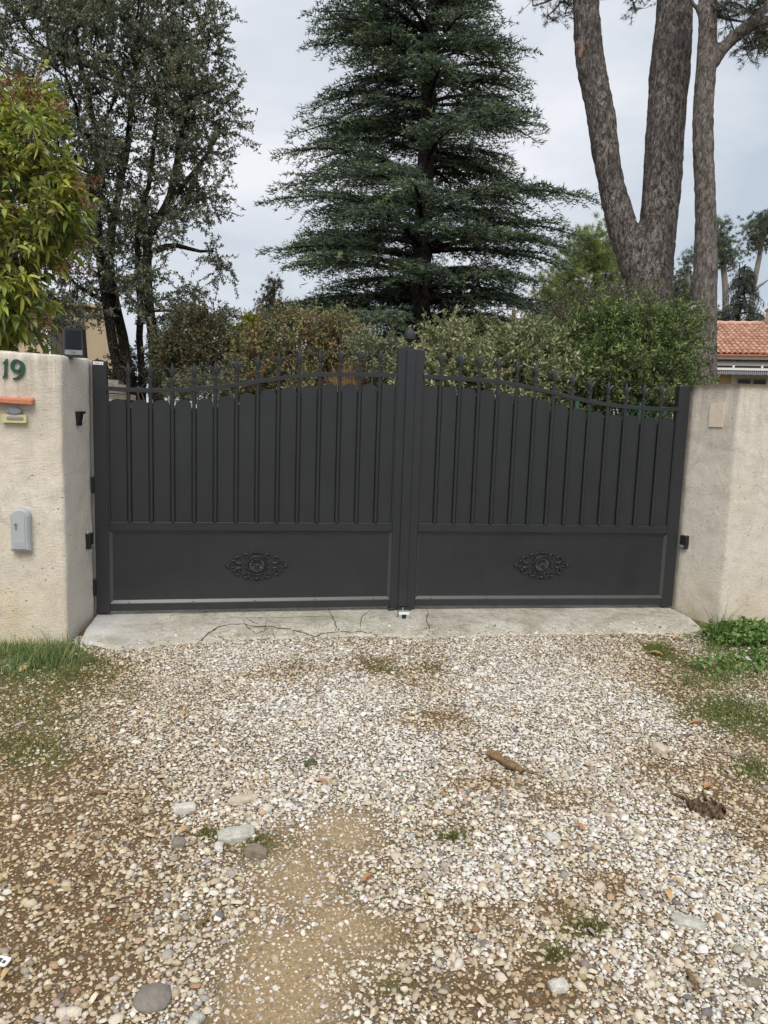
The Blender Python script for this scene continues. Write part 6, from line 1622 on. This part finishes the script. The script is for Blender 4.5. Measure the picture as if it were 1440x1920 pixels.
shrub('variegated_shrub', 'silver leaved shrub between the gate centre and the green shrub', [(1010, 730, 6.4, 65, 60, .5), (1000, 660, 6.5, 40, 28, .4), (960, 670, 6.6, 50, 30, .4)], (1010, 810), 105, 8, 0.22, 17, 0.048, 0.018, SILVER + [lin(96, 112, 66)], [3, 3, 2, 2, 1, 3], 603, nstem=6)
shrub('grey_shrub', 'small grey leaved shrub left of the pine cone finial', [(715, 690, 6.6, 46, 42, .4), (690, 655, 6.7, 36, 22, .3), (735, 720, 6.5, 30, 30, .3)], (720, 800), 66, 7, 0.20, 13, 0.042, 0.015, [lin(132, 138, 104), lin(108, 116, 82), lin(150, 152, 120)], [2, 2, 1], 604)
shrub('rusty_shrub', 'broad green shrub with rust red leaf tips behind the left leaf', [(570, 650, 8.2, 105, 55, .8), (500, 680, 8.2, 70, 48, .7), (640, 670, 8.2, 60, 50, .6), (560, 720, 8.0, 120, 60, .7), (600, 620, 8.3, 60, 26, .5)], (570, 820), 200, 8, 0.26, 17, 0.046, 0.019, RUST, [3, 2, 1.6, 3, 1.5], 605, nstem=8)
shrub('brown_shrub', 'brownish green shrub under the right side of the oak', [(385, 650, 8.8, 65, 60, .7), (430, 690, 8.7, 50, 50, .6), (340, 680, 8.8, 50, 55, .6), (380, 610, 8.9, 50, 30, .5)], (390, 820), 120, 8, 0.24, 14, 0.05, 0.02, [lin(100, 98, 66), lin(84, 88, 60), lin(116, 96, 66), lin(70, 76, 52)], [3, 3, 1.5, 2], 606, nstem=6)
shrub('yellow_shrub', 'bright yellow-green shrub glowing left of the cedar', [(466, 622, 13.5, 24, 30, .5), (458, 660, 13.5, 28, 26, .5), (480, 640, 13.5, 22, 24, .4)], (466, 800), 60, 8, 0.24, 14, 0.07, 0.03, [lin(160, 160, 54), lin(136, 146, 56), lin(110, 126, 52)], [3, 2, 1.5], 607)
shrub('olive_shrub', 'dull olive shrub around the base of the forked pine', [(1110, 590, 10.5, 70, 40, .8), (1060, 620, 10.5, 40, 40, .6), (1170, 570, 10.5, 40, 30, .6), (1130, 640, 10.4, 80, 40, .7)], (1110, 800), 150, 7, 0.28, 13, 0.05, 0.015, [lin(116, 116, 88), lin(98, 102, 76), lin(134, 130, 104), lin(84, 90, 64)], [3, 3, 1.5, 2], 608, nstem=7)
shrub('leafy_shrub', 'broad leaved shrub with a pale tip below the distant pole', [(985, 640, 9.5, 30, 26, .4), (950, 640, 9.6, 40, 24, .4), (1000, 665, 9.5, 40, 28, .4), (900, 640, 9.8, 50, 26, .5)], (980, 820), 70, 7, 0.24, 10, 0.085, 0.03, [lin(104, 116, 76), lin(78, 94, 62), lin(150, 146, 104), lin(120, 96, 62)], [3, 3, 1.5, .7], 609, seg=3, droop=.25)
shrub('juniper', 'low grey-green juniper seen through the bars under the oak', [(420, 715, 7.9, 45, 20, .4), (350, 722, 7.9, 36, 16, .4), (385, 735, 7.9, 80, 20, .4)], (390, 800), 60, 8, 0.18, 16, 0.03, 0.009, [lin(140, 146, 116), lin(112, 120, 90), lin(160, 160, 130)], [2, 2, 1], 610)
shrub('dark_shrub', 'dark green shrub in the shade behind the oak stems', [(330, 700, 9.8, 50, 45, .6), (250, 700, 10.9, 60, 40, .6), (460, 730, 9.0, 50, 40, .6)], (330, 840), 100, 8, 0.24, 13, 0.05, 0.024, [lin(52, 62, 42), lin(66, 72, 46), lin(42, 50, 36)], [2, 2, 1], 611)
# dry ornamental grass
def grass_tuft(name, label, cat, px, py, D, h, n, pal, seed, fan=0.9, w=0.004, kind=None):
    rng = np.random.default_rng(seed); p = at(px, py, D); root_z = 0.0 if D > 4 else 0.0
    b = np.array([p[0], p[1], 0.0]); k = 6; V, F, C = [], [], []
    zt = p[2] + 0.0
    az = rng.uniform(0, 6.283, n); out = rng.uniform(0.05, 1.0, n) ** 0.7 * fan; hh = h * rng.uniform(.7, 1.1, n)
    t = np.linspace(0, 1, k)
    X = out[:, None] * t[None] ** 1.6; Zc = hh[:, None] * (t[None] * 1.25 - .42 * t[None] ** 2.6)
    P = np.stack([np.cos(az)[:, None] * X + rng.normal(0, .05, n)[:, None], np.sin(az)[:, None] * X + rng.normal(0, .05, n)[:, None], Zc], -1)
    s = np.stack([-np.sin(az), np.cos(az), 0 * az], -1)[:, None] * (w * (1 - t[None] * .85))[..., None]
    VV = np.stack([P - s, P + s], 2).reshape(n, k * 2, 3)
    f = np.array([(2 * i, 2 * i + 1, 2 * i + 3, 2 * i + 2) for i in range(k - 1)])
    FF = (f[None] + (np.arange(n) * k * 2)[:, None, None]).reshape(-1, 4)
    o = fast_mesh(name, VV.reshape(-1, 3), FF, M['grass'], col=np.repeat(pick_cols(n, pal, [1] * len(pal), rng), k * 2, 0)); o.location = tuple(b)
    tag(o, label, cat, kind=kind); return o
grass_tuft('ornamental_grass', 'dry tan ornamental grass showing through the bars left of centre', 'grass clump', 660, 690, 6.7, at(660, 680, 6.7)[2] * 1.12, 900, [lin(176, 140, 100), lin(150, 112, 76), lin(190, 160, 122)], 612, 0.34, 0.005)

# chain link fence behind the right leaf
fa, fb = at(1085, 760, 5.6), at(1300, 770, 5.75)
cf = empty('chain_link_fence', (fa[0], fa[1], 0), math.atan2(fb[1] - fa[1], fb[0] - fa[0])); tag(cf, 'green chain link fence behind the right gate leaf', 'fence')
Lf = np.linalg.norm((fb - fa)[:2]); Hf = 1.42
mb = MB(); st_ = 0.05
for i in range(-int(Hf / st_), int(Lf / st_)):
    for s in (1, -1):
        x0 = i * st_ if s > 0 else i * st_ + Hf; a0, a1 = (x0, 0.0), (x0 + s * Hf, Hf)
        t0, t1 = sorted(((0 - a0[0]) / (s * Hf), (Lf - a0[0]) / (s * Hf))); t0, t1 = max(0, t0), min(1, t1)
        if t1 - t0 > 0.02: mb.tube([(a0[0] + s * Hf * t0, 0.003 * s, Hf * t0), (a0[0] + s * Hf * t1, 0.003 * s, Hf * t1)], 0.0016, 3, caps=False)
mb.build('wire_mesh', M['wire'], cf)
for x in (0.0, Lf * .55, Lf):
    mb = MB(); mb.tube([(x, 0.03, 0), (x, 0.03, Hf + 0.06)], 0.018, 8); mb.build('post', M['wire'], cf)

# --- grass and weeds on the drive
def blades(name, label, zones, n, h, pal, wts, seed, w=0.0022, yclip=None):
    rng = np.random.default_rng(seed); XY = []
    for (px, py, rx, ry, share) in zones:
        k = int(n * share); q = rng.normal(0, .5, (k, 2)); P = np.array([on_ground(px + a * rx, py + b * ry) for a, b in q]); XY.append(P)
    P = np.concatenate(XY); P = P[~(in_slab(P[:, 0], P[:, 1]) | in_walls(P[:, 0], P[:, 1] - 0.0))]
    n = len(P); P[:, 2] = height(P[:, 0], P[:, 1]); az = rng.uniform(0, 6.283, n); hh = h * np.exp(rng.normal(-.3, .55, n)) * (0.45 + 1.1 * fbm(P[:, :2] * 14, 2, seed)); ln = rng.uniform(.15, .9, n); k = 4; t = np.linspace(0, 1, k)
    X = (hh * ln)[:, None] * t ** 1.8; Zc = hh[:, None] * (t * 1.1 - .3 * t ** 2.5)
    Q = np.stack([P[:, :1] + np.cos(az)[:, None] * X, P[:, 1:2] + np.sin(az)[:, None] * X, P[:, 2:] + Zc], -1)
    s = np.stack([-np.sin(az), np.cos(az), 0 * az], -1)[:, None] * (w * (1 - t * .9))[None, :, None]
    VV = np.stack([Q - s, Q + s], 2).reshape(-1, 3); f = np.array([(2 * i, 2 * i + 1, 2 * i + 3, 2 * i + 2) for i in range(k - 1)])
    o = fast_mesh(name, VV, (f[None] + (np.arange(n) * 8)[:, None, None]).reshape(-1, 4), M['grass'], col=np.repeat(pick_cols(n, pal, wts, rng), 8, 0)); tag(o, label, 'grass', kind='stuff')
GP = [lin(112, 134, 78), lin(94, 116, 66), lin(138, 150, 94), lin(156, 152, 108)]
blades('grass', 'tuft of green grass at the foot of the cream wall', [(30, 1228, 80, 26, .5), (100, 1226, 60, 22, .35), (60, 1255, 90, 20, .15)], 4800, 0.044, GP, [3, 3, 2, 1], 701)
blades('grass', 'thin short grass among the gravel on the left', [(170, 1240, 50, 12, .1), (60, 1300, 160, 40, .25), (40, 1400, 140, 40, .3), (130, 1270, 90, 20, .2), (60, 1340, 120, 30, .15)], 4200, 0.026, [lin(120, 118, 62), lin(100, 108, 54), lin(140, 128, 80)], [3, 2, 2], 702, 0.0016)
blades('grass', 'thin short grass among the gravel on the right', [(1235, 1218, 26, 14, .1), (1385, 1330, 100, 40, .35), (1390, 1255, 110, 30, .25), (1320, 1275, 80, 20, .15), (1410, 1440, 40, 20, .1), (1340, 1215, 40, 14, .15)], 4600, 0.030, [lin(110, 130, 64), lin(120, 122, 64), lin(80, 104, 48)], [3, 2, 2], 703, 0.0018)
blades('grass', 'sparse moss and grass specks in the middle of the drive', [(720, 1248, 30, 8, .12), (800, 1250, 40, 14, .2), (850, 1565, 30, 10, .15), (1100, 1735, 40, 10, .15), (1040, 1790, 30, 12, .12), (390, 1560, 30, 12, .1), (480, 1570, 30, 10, .1)], 1500, 0.016, [lin(110, 112, 52), lin(88, 96, 44)], [1, 1], 704, 0.0015)
# broad leaved weeds by the beige wall
rng = np.random.default_rng(705); P = []
for (px, py, rx, ry, n) in ((1348, 1190, 26, 14, 60), (1412, 1180, 44, 14, 120), (1432, 1196, 34, 16, 80), (1380, 1206, 60, 12, 60), (1420, 1240, 50, 18, 45), (1340, 1250, 60, 20, 25)):
    for a, b in rng.normal(0, .5, (n, 2)): P.append(on_ground(px + a * rx, py + b * ry))
P = np.array(P); P = P[~(in_slab(P[:, 0], P[:, 1]) | in_walls(P[:, 0], P[:, 1]))]
P = np.repeat(P, 5, 0); n = len(P); P[:, 2] = height(P[:, 0], P[:, 1]) + rng.uniform(0.003, 0.055, n); P[:, :2] += rng.normal(0, .018, (n, 2))
V, F, C = leaf_arrays(P, norm(rsphere(n, rng) + np.array([0, 0, .15])), norm(rsphere(n, rng) * .5 + np.array([0, 0, 1.])), 0.036 * rng.uniform(.6, 1.2, n), 0.026 * rng.uniform(.7, 1.1, n), pick_cols(n, [lin(100, 132, 62), lin(78, 110, 52), lin(128, 152, 80)], [3, 2, 2], rng), 3, 0.15)
tag(fast_mesh('weeds', V, F, M['leaf'], col=C), 'leafy green weeds at the foot of the beige wall', 'weeds', kind='stuff')
blades('grass', 'taller dark grass blades at the corner of the beige wall', [(1348, 1195, 20, 10, 1.0)], 260, 0.12, [lin(70, 92, 40), lin(92, 112, 52)], [1, 1], 706, .0028)
